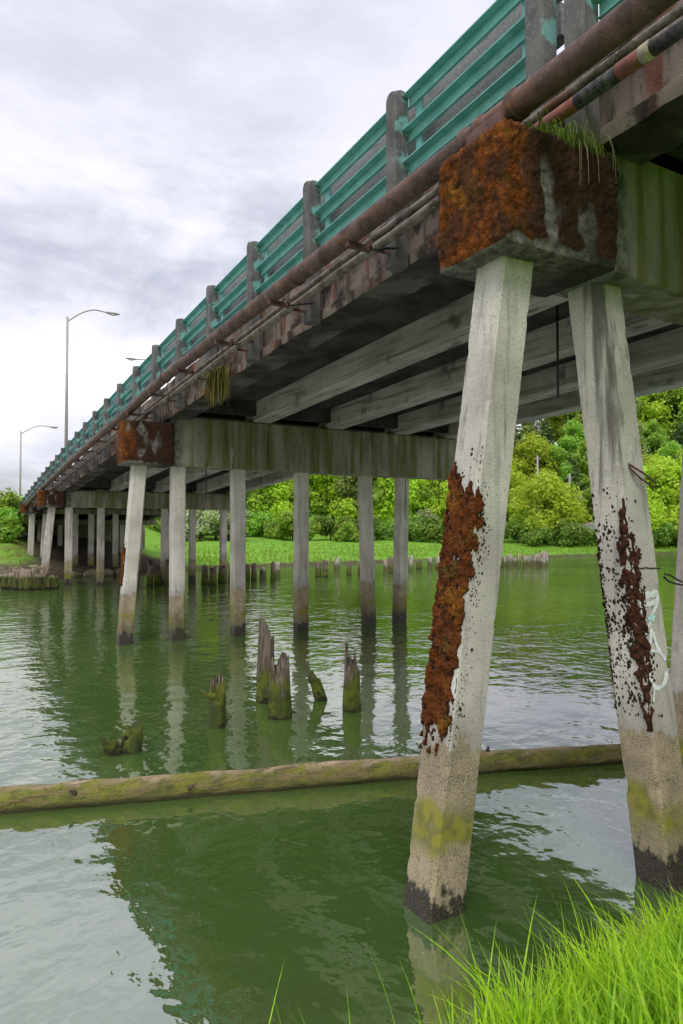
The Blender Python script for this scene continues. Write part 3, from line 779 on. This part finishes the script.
tuft = thing('grass_tuft', (3.95, 3.5, 5.44), 'green grassy tuft with dry drooping stems growing on top of the nearest mossy pier cap', 'plant')
o = strands(420, 3.95, 3.60, 5.45, .16, .05, .12, M['tuft'], 'green_blades', .006, .10, .13); o.parent = tuft; o.matrix_parent_inverse = world_of(tuft).inverted()
o = strands(26, 4.05, 3.50, 5.46, .08, .02, .42, M['drygrass'], 'dry_stems', .0035, .12, .10); o.parent = tuft; o.matrix_parent_inverse = world_of(tuft).inverted()

# ------------------------------------------------------------------ street lamps and the red sign
def lamp(x, y, zb, zt, reach, label):
    t = thing('street_lamp', (x,y,zb), label, 'street lamp', 'street lamps along the bridge')
    m = MB(); m.tube([(x,y,zb),(x,y,zb+.25)], .16, 12); m.build('base', M['galv'], t, True)
    m = MB(); m.tube([(x,y,zb+.2),(x,y,(zb+zt)/2),(x,y,zt)], [.095,.075,.055], 12); m.build('pole', M['galv'], t, True)
    s = 1 if reach > 0 else -1
    pts = [(x + reach*k/10, y, zt - .25 + .85*math.sin(min(1, k/7.5)*math.pi/2) - (.06*(k-7)/3 if k > 7 else 0)) for k in range(11)]
    m = MB(); m.tube(pts, .035, 10); m.build('arm', M['galv'], t, True)
    e = pts[-1]; m = MB()
    m.loft([[(e[0]+s*dx, y+hw*math.cos(a), e[2]+hh*math.sin(a)) for a in [2*math.pi*i/10 for i in range(10)]] for dx,hw,hh in ((-.1,.04,.04),(.05,.10,.065),(.35,.13,.075),(.58,.09,.05),(.65,.03,.02))])
    hd = m.build('lamp_head', M['galv'], t, True)
    m = MB(); m.loft([[(e[0]+s*.28+.2*math.cos(a)*q, y+.10*math.sin(a)*q, e[2]-.055-dz) for a in [2*math.pi*i/12 for i in range(12)]] for q,dz in ((1,0),(.9,.04),(.5,.06))]); m.build('lens', M['lens'], hd, True)
    return t
lamp(4.98, 38.6, zr(38.6)-1.0, 14.0, 2.05, 'tall grey street lamp with curved arm, larger one standing over the bridge railing')
lamp(4.75, 65.5, terrain(4.75,65.5)-.1, 11.3, 2.4, 'smaller farther grey street lamp at the left end of the bridge')
lamp(12.6, 47.0, zr(47)-1.06, 13.7, -2.2, 'street lamp on the far side of the bridge, only its head above the railing')
x, y = 4.25, 62
t = thing('road_sign', (x,y,terrain(x,y)), 'small red road sign on a thin post beside the far lamp', 'sign')
m = MB(); m.tube([(x,y,terrain(x,y)-.1),(x,y,5.4)], .03, 8); m.build('post', M['galv'], t)
m = MB(); m.loft([[(x+.16*math.cos(a), y-.04+d, 5.1+.36*math.sin(a)) for a in [math.pi/8+2*math.pi*i/8 for i in range(8)]] for d in (-.012,.012)]); m.build('sign_panel', M['signred'], t)

# ------------------------------------------------------------------ log, stumps, old pilings
lg = thing('floating_log', (3.3, 6.15, .05), 'long mossy log floating across the river in front of the old stumps', 'log')
a, b = Vector((-2.2, 8.0, .07)), Vector((6.85, 5.17, .085)); pts = []; rs = []
for k in range(181):
    t = k/180; p = a.lerp(b, t); p += Vector((0, .03*fbm(t*5,0,0), .012*math.sin(t*9+1)+.010*fbm(t*8,1,1))); pts.append(p); rs.append(lerp(.152,.104,t)*(1+.05*fbm(t*20,2,2)+.04*fbm(t*60,3,2)))
m = MB(); m.tube(pts, rs, 26, True, .16); m.build('trunk', M['log'], lg, True)
for tt, an in ((.36,.6),(.47,.3),(.76,1.8),(.80,1.6)):
    k = int(tt*180); p = pts[k]; d = Vector((-.25*math.cos(an), -math.cos(an), math.sin(an))).normalized()
    m = MB(); m.tube([p+d*rs[k]*.7, p+d*(rs[k]+.012)+Vector((.01,0,0)), p+d*(rs[k]+.035)+Vector((random.uniform(-.05,.05),0,.02))], [.034,.022,.007], 9, True, .6); m.build('branch_stub', M['bark'], lg, True)

def stump_mesh(r, H, seed, jag=.35, lean=(0,0), zb=-.5, n=30, tip=None):
    """rotten post: grooved sides, splintered rim, shallow rotten heart"""
    m = MB(); rings = []; tops = []; gro = []
    for i in range(n):
        a = 2*math.pi*i/n; ca, sa = math.cos(a), math.sin(a)
        j = mn.noise(Vector((ca*1.2+seed, sa*1.2, seed*2))); sp = mn.noise(Vector((ca*5+seed, sa*5, seed*3))); sp2 = mn.noise(Vector((ca*11, sa*11+seed, seed)))
        env = 1-jag*.6+jag*.6*j if tip is None else 1-jag+jag*(.5+.5*math.cos(a-tip))
        tops.append(max(.06, H*(env + .26*jag*sp*2 + .17*sp2)))
        gro.append(1 + .09*mn.noise(Vector((ca*4.5+seed*2, sa*4.5, seed))) + .06*sp2)
    K = 16
    for k in range(K+1):
        t = k/K; ring = []
        for i in range(n):
            a = 2*math.pi*i/n; z = lerp(zb, tops[i], t); zz = max(0, z)
            q = r*(1.06-.30*zz/max(H,.1))*gro[i]*(1+.10*mn.noise(Vector((math.cos(a)*1.6+seed, math.sin(a)*1.6, z*1.6)))+.05*mn.noise(Vector((math.cos(a)*6, math.sin(a)*6+seed, z*5))))
            ring.append((q*math.cos(a)+lean[0]*zz, q*math.sin(a)+lean[1]*zz, z))
        rings.append(ring)
    lo = min(tops)
    for f, dz in ((.72,.02),(.35,.05)):
        inner = []
        for i in range(n):
            p = rings[K][i]; c = (lean[0]*p[2], lean[1]*p[2])
            inner.append((c[0]+(p[0]-c[0])*f, c[1]+(p[1]-c[1])*f, lerp(lo, p[2], .75*f) - dz + .03*mn.noise(Vector((i, f*9, seed)))))
        rings.append(inner)
    m.loft(rings); return m
def stump(px, py, r, H, seed, label, mat='wood', **kw):
    p = atZ(px, py); o = stump_mesh(r, H, seed, **kw).build('wooden_stump', M[mat], None, True); o.location = (p.x, p.y+r*.7, 0)
    return tag(o, label, 'stump', 'rotten stumps in the river')
stump(268,703,.135,1.30,1.3,'tallest rotten stump, grey and splintered, standing in the river behind a wide mossy one', jag=.30, tip=2.9)
stump(283,719,.165,.84,2.7,'wide moss-covered broken stump standing right in front of the tallest stump', jag=.35, tip=.6)
stump(219,728,.115,.70,4.1,'dark green jagged stump with a side branch, left of the tallest stump', jag=.40, tip=1.5)
stump(323,701,.095,.5,5.2,'small dark leaning stump between the mossy pair and the pointed one', jag=.45, tip=2.6, lean=(-.28,.12))
stump(355,712,.13,.98,6.6,'pointed brown stump with a green base, rightmost of the river stumps', jag=.52, tip=2.2)
stump(132,753,.12,.34,7.9,'low broken stump barely above the water behind the log at left', jag=.5, tip=.4, lean=(.15,0))
for (px, py, dx) in ((212,708,-.16),(121,752,-.2)):
    p = atZ(px, py)
    m = MB(); q = Vector((p.x+.12, p.y+.05, .02)); m.tube([q, q+Vector((-.06,0,.16)), q+Vector((-.16,0,.19 if dx > -.18 else .08))], [.05,.04,.015], 9, True, .4)
    o = m.build('broken_branch', M['wood'], None, True)
    host = [k for k in C.objects if k.name.startswith('wooden_stump')][2 if dx > -.18 else 5]
    if dx > -.18:
        q0 = Vector(host.location)
        mm = MB(); mm.tube([q0+Vector((-.06,-.06,.42)), q0+Vector((-.17,-.06,.44)), q0+Vector((-.24,-.07,.52))], [.045,.035,.014], 9, True, .3)
        o.data.clear_geometry(); o.data.from_pydata(mm.v, [], mm.f)
    else:
        mm = stump_mesh(.10, .24, 11.3, jag=.5, lean=(-.55,0)); o.data.clear_geometry(); o.data.from_pydata([(v[0]+host.location.x-.17, v[1]+host.location.y, v[2]) for v in mm.v], [], mm.f)
    o.parent = host; o.matrix_parent_inverse = world_of(host).inverted()

STUBS = [(150,585,26,0),(168,585,28,0),(213,585,21,0),(222,583,18,0),(247,580,18,0),(254,580,19,0),(273,580,20,0),(277,577,17,1),(318,577,18,0),(325,577,18,0),(263,579,13,1),(300,577,10,0),(361,574,12,0),(430,569,12,1),(438,569,14,1),(158,584.5,22,0),(176,584,20,0),(205,584,20,0),(232,582,16,0),(337,572,16,1),(349,575,14,0),
         (386,573,15,1),(390,573,17,0),(411,571,18,1),(419,569,11,0),(501,567,12,0),(505,566.5,11,1),(510,567,15,1),(514,566,10,1),(519,567,15,1),(525,567,13,1),(529,566,11,1),(534,567,14,1),(538,566.5,15,1),(543,567,17,1),(546,566,15,1)]
gaps = [(0,185,'left of second pile'),(185,239,'between second and third piles'),(239,301,'between third and fourth piles'),(301,367,'between fourth and fifth piles'),(367,450,'beside the last piles'),(450,600,'in row between two nearest piles')]
ORD = ['first','second','third','fourth','fifth','sixth','seventh','eighth','ninth','tenth','eleventh','twelfth','thirteenth','fourteenth','fifteenth','sixteenth','seventeenth','eighteenth','nineteenth','twentieth']
STUBS.sort()
cnt = {}
for i, (px, py, hp, pale) in enumerate(STUBS):
    p = atZ(px, py); d = p.y*math.cos(TH)+p.x*math.sin(TH); H = hp/683*d*random.uniform(.95,1.1)
    o = stump_mesh(random.uniform(.15,.20), H, i*1.7+.3, jag=.25, n=12, zb=-1).build('old_piling', M['palewood' if pale else 'wood'], None, True)
    o.location = (p.x, p.y, 0)
    gname = [q[2] for q in gaps if q[0] <= px < q[1]][0]; cnt[gname] = cnt.get(gname, 0)+1
    tag(o, f"{ORD[cnt[gname]-1]} from left, {'pale' if pale else 'dark'} old piling, far shore {gname}", 'piling', 'old timber pilings along the far shore')
# timber bulkhead and stones at the left landing
for i in range(11):
    px = 2+i*5.3; p = atZ(px, 591-abs(i-5)*.25)
    H = random.uniform(.75,1.05); o = stump_mesh(random.uniform(.17,.27), H*random.uniform(.8,1.1), 30+i*1.3, jag=.25, n=12, zb=-1).build('bulkhead_post', M['bulkhead'], None, True); o.location = (p.x, p.y+.3, 0)
    tag(o, f"{ORD[i]} from left, squat green-stained timber post at the left landing", 'post', 'timber posts at the left landing')
for i in range(26):
    px = random.uniform(-6, 125); yy = 583 - px*.055; p = atZ(px, yy); r = random.uniform(.18,.42); m = MB()
    rings = []
    for k in range(7):
        ph = math.pi*k/6
        rings.append([(p.x+r*1.3*math.sin(ph)*math.cos(a)*(1+.3*mn.noise(Vector((math.cos(a)*1.5+i,math.sin(a)*1.5,k*.5)))), p.y+.95+r*math.sin(ph)*math.sin(a), (.52 if px < 60 else .15)-r*.8*math.cos(ph)+.1*mn.noise(Vector((a,i,k)))) for a in [2*math.pi*q/9 for q in range(9)]])
    m.loft(rings); o = m.build('shore_rock', M['stone'], None, False)
    tag(o, f"{ORD[i] if i < 20 else 'outer'} weathered grey-brown rock of the rubble at the left landing", 'rock', 'rocks at the left landing')
    if i >= 20: o['label'] = 'weathered grey-brown rock lying at the edge of the landing rubble'

# ------------------------------------------------------------------ trees and shrubs
def leafcloud(m, lobes, n, size, flat=.6, up=.3):
    wts = [l[3]**2 for l in lobes]
    for _ in range(n):
        x, y, z, r, sz = random.choices(lobes, wts)[0]
        v = Vector((random.gauss(0,1), random.gauss(0,1), random.gauss(0,1))).normalized()
        rad = r*(random.random()**.38)*(1+.22*mn.noise(Vector((x+v.x*2,y+v.y*2,z+v.z*2))))
        c = Vector((x, y, z)) + Vector((v.x*rad, v.y*rad, v.z*rad*sz))
        nr = (v + Vector((random.gauss(0,.6), random.gauss(0,.6), random.gauss(up,.6)))).normalized()
        u = nr.orthogonal().normalized(); w_ = nr.cross(u); an = random.uniform(0, 6.28)
        u, w_ = u*math.cos(an)+w_*math.sin(an), w_*math.cos(an)-u*math.sin(an)
        s = size*random.uniform(.45,1.15); m.quad(c, u*s, w_*s*flat)
def trunk_mesh(h, r, limbs):
    m = MB(); m.tube([(0,0,-.6),(0,0,h*.2),(.06*h*.2,0,h*.45),(0,.03*h,h*.75)], [r*1.25,r,r*.75,r*.3], 8, True, .2)
    for (x,y,z) in limbs: m.tube([(0,0,h*.25),(x*.45,y*.45,(h*.25+z)/2+.1*h),(x*.85,y*.85,z)], [r*.5,r*.32,r*.12], 6)
    return m
def proto(name, label, cat, h, wd, n, size, leaf, shape='round', extra=None):
    t = thing(name, (0,0,0), label, cat)
    lobes = []
    if shape == 'round':
        for k in range(15):
            a = random.uniform(0,6.28); q = math.sqrt(random.random())*wd*.36; z = h*random.uniform(.26,.80)
            q *= math.sqrt(max(.12, 1-((z/h-.45)/.50)**2)); lobes.append((q*math.cos(a), q*math.sin(a), z, wd*random.uniform(.13,.22), .8))
        lobes.append((0,0,h*.85,wd*.15,.9)); lobes.append((0,0,h*.5,wd*.27,1))
    elif shape == 'cone':
        for k in range(26):
            z = h*(.12+.86*k/25); rr = wd*.5*(1-(k/26))**.85
            for q in range(4 if k < 20 else 1):
                a = random.uniform(0,6.28); lobes.append((rr*.62*math.cos(a), rr*.62*math.sin(a), z, max(.25, rr*.42), .38))
    elif shape == 'tall':
        for k in range(16):
            a = random.uniform(0,6.28); z = h*random.uniform(.22,.9); q = wd*.28*math.sqrt(random.random())*(1.15-z/h*.6)
            lobes.append((q*math.cos(a), q*math.sin(a), z, wd*random.uniform(.12,.2), 1.1))
    else:
        for k in range(11):
            a = random.uniform(0,6.28); q = wd*.36*math.sqrt(random.random()); lobes.append((q*math.cos(a), q*math.sin(a), h*random.uniform(.15,.70), wd*random.uniform(.14,.22), .9))
    m = MB(); leafcloud(m, lobes, n, size); cr = m.build('crown', M[leaf], None); cr.parent = t
    if extra:
        m = MB(); leafcloud(m, [(a,b,c,r*1.06,s) for a,b,c,r,s in lobes], extra[0], extra[1]); o = m.build('blossom', M['blossom'], None); o.parent = t
    lm = [(l[0],l[1],l[2]) for l in lobes[:6]] if shape != 'cone' else []
    tr = trunk_mesh(h, .016*h+.05, lm).build('trunk', M['bark'], None, True); tr.parent = t
    t.location = (0,-80,-30)
    return t
PR = {
 'bright': [proto('broadleaf_tree','x','tree',10,9.5,6500,.19,'leaf_bright') for _ in range(2)],
 'mid': [proto('broadleaf_tree','x','tree',11,8.5,6000,.21,'leaf_mid') for _ in range(2)],
 'tall': [proto('poplar_tree','x','tree',13,6.5,4200,.22,'leaf_grey','tall')],
 'conifer': [proto('conifer_tree','x','tree',15,6,4600,.24,'leaf_dark','cone')],
 'shrub': [proto('leafy_shrub','x','shrub',3.6,5,2600,.15,'leaf_shrub','shrub') for _ in range(2)],
 'brightshrub': [proto('leafy_shrub','x','shrub',3.6,5,2600,.16,'leaf_mid','shrub')],
 'blossom': [proto('blossoming_shrub','x','shrub',5,5,2400,.16,'leaf_grey','shrub',(1500,.11))],
}
DESC = {'bright':'bright yellow-green broadleaf tree','mid':'mid-green broadleaf tree','tall':'slender olive-green tree','conifer':'dark green conifer','shrub':'dark leafy shrub','brightshrub':'fresh green shrub','blossom':'white-blossoming shrub'}
used = {}
TREES = []
def plant(kind, px, D, h, row, label=None, wscale=1., dz=0):
    TREES.append((kind, px, D, h, row, label, wscale, dz))
PHGT = {'bright':10,'mid':11,'tall':13,'conifer':15,'shrub':3.6,'brightshrub':3.6,'blossom':5}
# the row of shrubs behind the meadow
for k, px in enumerate(range(120, 800, 19)):
    if 480 < px < 500: continue
    kd = random.choice(['shrub','shrub','brightshrub','shrub'])
    plant(kd, px+random.uniform(-5,5), random.uniform(78,86), random.uniform(2.6,4.2), 'edging the meadow')
for px, D, h in ((200,74,4.6),(216,77,5.2),(232,76,4.4),(182,78,4.8),(430,88,4.5)):
    plant('blossom', px, D, h, 'edging the meadow')
for k, px in enumerate(range(168, 475, 23)):
    plant(['bright','mid','bright','tall','mid'][k%5], px+random.uniform(-6,6), random.uniform(88,97), random.uniform(9,12.5), 'behind the shrubs')
plant('bright', 545, 84, 9.6, '', 'large round bright yellow-green tree by the far shore between the two nearest piles', 1.15)
for px, D, h, kd in ((490,92,8.5,'mid'),(507,100,11,'bright'),(618,86,9.5,'mid'),(640,84,7.5,'bright'),(662,88,12,'bright'),(688,86,13,'bright'),(715,88,12,'mid'),(745,86,12,'bright'),(775,90,11,'mid'),(600,95,9,'mid'),(577,96,4.6,'bright'),(566,110,8,'mid')):
    plant(kd, px, D, h, 'at the hill foot')
for k, px in enumerate(range(175, 800, 25)):
    plant(['mid','conifer','mid','tall','bright'][k%5], px+random.uniform(-7,7), random.uniform(106,116), random.uniform(10,14), 'on the mid hillside')
for k, px in enumerate(range(300, 800, 21)):
    plant(['conifer','mid','conifer','tall'][k%4], px+random.uniform(-7,7), random.uniform(124,136), random.uniform(11,16), 'high on the hillside')
for k, px in enumerate(range(420, 800, 20)):
    plant(['mid','conifer','tall','bright'][k%4], px+random.uniform(-7,7), random.uniform(146,160), random.uniform(10,13)+(7 if px > 590 else 2 if px > 525 else 0), 'on the hilltop')
TG = [(-999,185,'left of middle pier'),(185,239,'between second and third piles'),(239,301,'between third and fourth piles'),(301,367,'between fourth and fifth piles'),(367,455,'beside the last piles'),(455,605,'between two nearest piles'),(605,999,'right of second pile')]
TREES.sort(key=lambda t: t[1])
cnt = {}
def make_tree(kind, x, y, h, label, group, wscale=1., dz=0.):
    src = random.choice(PR[kind]); s = h/PHGT[kind]
    sc = (s*wscale*random.uniform(.9,1.15), s*wscale*random.uniform(.9,1.15), s)
    loc = (x, y, terrain(x,y)-.1+dz); rz = random.uniform(0,6.28)
    if src.name not in used:
        used[src.name] = 1; src.location = loc; src.rotation_euler = (0,0,rz); src.scale = sc; src['label'] = label; src['group'] = group
    else: copy_tree(src, loc, rz, sc, label, group)
for kind, px, D, h, row, label, wsc, dz in TREES:
    x, y = atD(px, D)
    if label is None:
        gn = [q[2] for q in TG if q[0] <= px < q[1]][0]; key = (kind,row,gn); cnt[key] = cnt.get(key,0)+1
        o_ = cnt[key]; label = f"{DESC[kind]} {row}, {ORD[o_-1]} from left {gn}"
    make_tree(kind, x, y, h, label, 'shrubs along the far bank' if 'shrub' in DESC[kind] else 'trees on the far bank and hill', wsc, dz)
for i, (px, D, h, kd) in enumerate(((-28,46,3.0,'brightshrub'),(-8,50,3.0,'brightshrub'),(8,52,2.6,'brightshrub'),(13,58,2.8,'brightshrub'),(2,44,2.2,'brightshrub'),(16,46,1.6,'shrub'),(5,45,1.9,'brightshrub'),(14,47,1.8,'brightshrub'),(22,50,1.7,'shrub'),(-4,42,2.0,'brightshrub'),(-20,60,4,'mid'),(4,62,2.6,'brightshrub'),(60,66,3.5,'shrub'),(100,70,3.5,'shrub'))):
    x, y = atD(px, D)
    make_tree(kd, x, y, h, f"{DESC[kd]} on the left bank by the bridge end, {ORD[i]} planted", 'shrubs on the left bank')

# ------------------------------------------------------------------ house, wall, poles on the far bank
x, y = atD(588, 103); z = terrain(x, y)+.6
hs = thing('house', (x,y,z), 'small peach house with grey roof half hidden behind the yellow-green tree', 'house', None, -TH)
def bx(m, *a): m.box(*a); return m
def child(mb, name, mat, par): o = mb.build(name, mat); o.parent = par; return o
wl = child(bx(MB(), -3,3,-2.5,2.5,-1.5,3.2), 'wall', M['peach'], hs)
m = MB(); m.v = [(-3.4,-3,3.15),(3.4,-3,3.15),(3.4,3,3.15),(-3.4,3,3.15),(-3.4,0,4.9),(3.4,0,4.9)]; m.f = [(0,1,5,4),(2,3,4,5),(0,4,3),(1,2,5),(3,2,1,0)]
child(m, 'roof', M['roof'], hs)
for xx in (-1.6, 1.4):
    w_ = child(bx(MB(), xx-.55,xx+.55,-2.56,-2.50,.9,2.2), 'window', M['white'], hs); child(bx(MB(), xx-.45,xx+.45,-2.58,-2.562,1.0,2.1), 'pane', M['glass'], w_)
child(bx(MB(), -.4,.4,-2.55,-2.5,-.6,1.5), 'door', M['white'], hs)
x, y = atD(577, 93); z = terrain(x, y)
rw = MB(); rw.box(-5,5,-.25,.25,-1,2.2,.03); o = rw.build('retaining_wall', M['retain']); o.location = (x,y,z); o.rotation_euler = (0,0,-TH+.12)
tag(o, 'low grey concrete retaining wall beside the yellow-green tree on the far bank', 'wall')
for px, D, ytop, lb in ((538,95,455,'thin pale utility pole rising above the round yellow-green tree'),(570,96,474,'thin pale utility pole just left of the second nearest pile')):
    x, y = atD(px, D); zt = HC+(530.5-ytop)/F*D; zb = terrain(x,y)
    t = thing('utility_pole', (x,y,zb), lb, 'pole', 'utility poles on the far bank')
    m = MB(); m.tube([(x,y,zb-.3),(x,y,zt)], [.16,.11], 8); m.build('pole', M['galv'], t, True)
    m = MB(); m.box(x-.5,x+.5,y-.05,y+.05,zt-.55,zt-.43); m.build('crossarm', M['galv'], t)

# ------------------------------------------------------------------ grass
def blade(m, base, L, dirv, bend, wd, seg=5):
    side = Vector((-dirv.y, dirv.x, 0)).normalized()
    side = (side + Vector((random.uniform(-.6,.6), random.uniform(-.6,.6), 0))).normalized()
    b = len(m.v)
    for k in range(seg+1):
        t = k/seg; p = base + dirv*(bend*L*t*t) + Vector((0,0,L*(t-.35*bend*t*t)))
        ww = side*wd*(1-t)**.7*(.75+.5*min(1,t*3)) ; m.v += [tuple(p-ww), tuple(p+ww+Vector((0,0,.0)))]
    for k in range(seg): m.f.append((b+2*k,b+2*k+1,b+2*k+3,b+2*k+2))
m = MB(); c = 0
while c < 6500:
    x = random.uniform(-2.5, 6.5); dn = abs(random.gauss(0,.55)) + .02
    y = interp(x, NEAR) - dn/.93
    clump = fbm(x*2.2, y*2.2, 5)
    dens = sstep(1.75, 2.6, x)
    if random.random() > dens*(.55+.6*clump)+.04: continue
    if dn > 1.9 or (x*x+y*y) < .55: continue
    L = random.uniform(.20,.50)*(1+.5*clump)*(.62+.38*dens)*(.80 if x > 2.9 else 1)*(1.0 if random.random() < .93 else 1.35)
    an = random.gauss(1.2,1.1)
    blade(m, Vector((x,y,terrain(x,y)-.02)), L, Vector((math.cos(an), math.sin(an), 0)), random.uniform(.1,.95), random.choice((.003,.0045,.006,.009))*random.uniform(.8,1.2)); c += 1
for tp, zt, L in (((285,958),.62,.55),((365,942),.62,.62),((398,957),.55,.5),((346,984),.60,.5),((272,990),.6,.5),((296,1000),.6,.5),((278,1000),.62,.5),((452,1000),.5,.4),((455,965),.42,.5),((470,990),.45,.4),((440,1005),.5,.35),((492,975),.42,.45),((497,955),.42,.5),((520,898),.45,.6),((530,925),.42,.5),((545,882),.42,.6),((560,875),.42,.62),((575,900),.40,.5),((635,885),.40,.5)):
    tip = atZ(*tp, zt); dv = Vector((random.uniform(-.75,.2), random.uniform(.1,.6), 0)).normalized(); bend = random.uniform(.15,.45)
    base = tip - dv*(bend*L) - Vector((0,0,L*(1-.35*bend)))
    gz = terrain(base.x, base.y); 
    L2 = L + max(0, base.z-gz)
    base = tip - dv*(bend*L2) - Vector((0,0,L2*(1-.35*bend)))
    blade(m, base, L2, dv, bend, .0075, 8)
tag(m.build('bank_grass', M['grass']), 'tall bright lime-green grass on the near bank', 'grass', None, 'stuff')
m = MB()
for _ in range(9000):
    px = random.uniform(-20, 740); x = random.uniform(-6, 95); df = abs(random.gauss(0,9))+.25
    y = interp(x, FAR) + df
    if (3.5 < x < 14 and y > 38) or (x < 6 and df < 4): continue
    L = random.uniform(.12,.42)*(1.2 if df < 2 else .8)*(.6 if x < 9 else 1); z = terrain(x,y)
    an = random.uniform(0,3.14); u = Vector((math.cos(an), math.sin(an), 0))*random.uniform(.03,.09)
    b = len(m.v); p = Vector((x,y,z-.05)); tpv = p+Vector((random.gauss(0,.12), random.gauss(0,.12), L))
    m.v += [tuple(p-u), tuple(p+u), tuple(tpv+u*.3), tuple(tpv-u*.3)]; m.f.append((b,b+1,b+2,b+3))
M['meadow'] = mat_leaf('meadow_blades', ((.19,.37,.03),(.30,.46,.05),(.12,.24,.025)), .36)
tag(m.build('meadow_grass', M['meadow']), 'bright green grass covering the low far bank', 'grass', None, 'stuff')
# remove unused prototypes
for k in list(PR):
    for s_ in PR[k]:
        if s_.name not in used:
            for ch in [q for q in C.objects if q.parent == s_]: bpy.data.objects.remove(ch)
            bpy.data.objects.remove(s_)
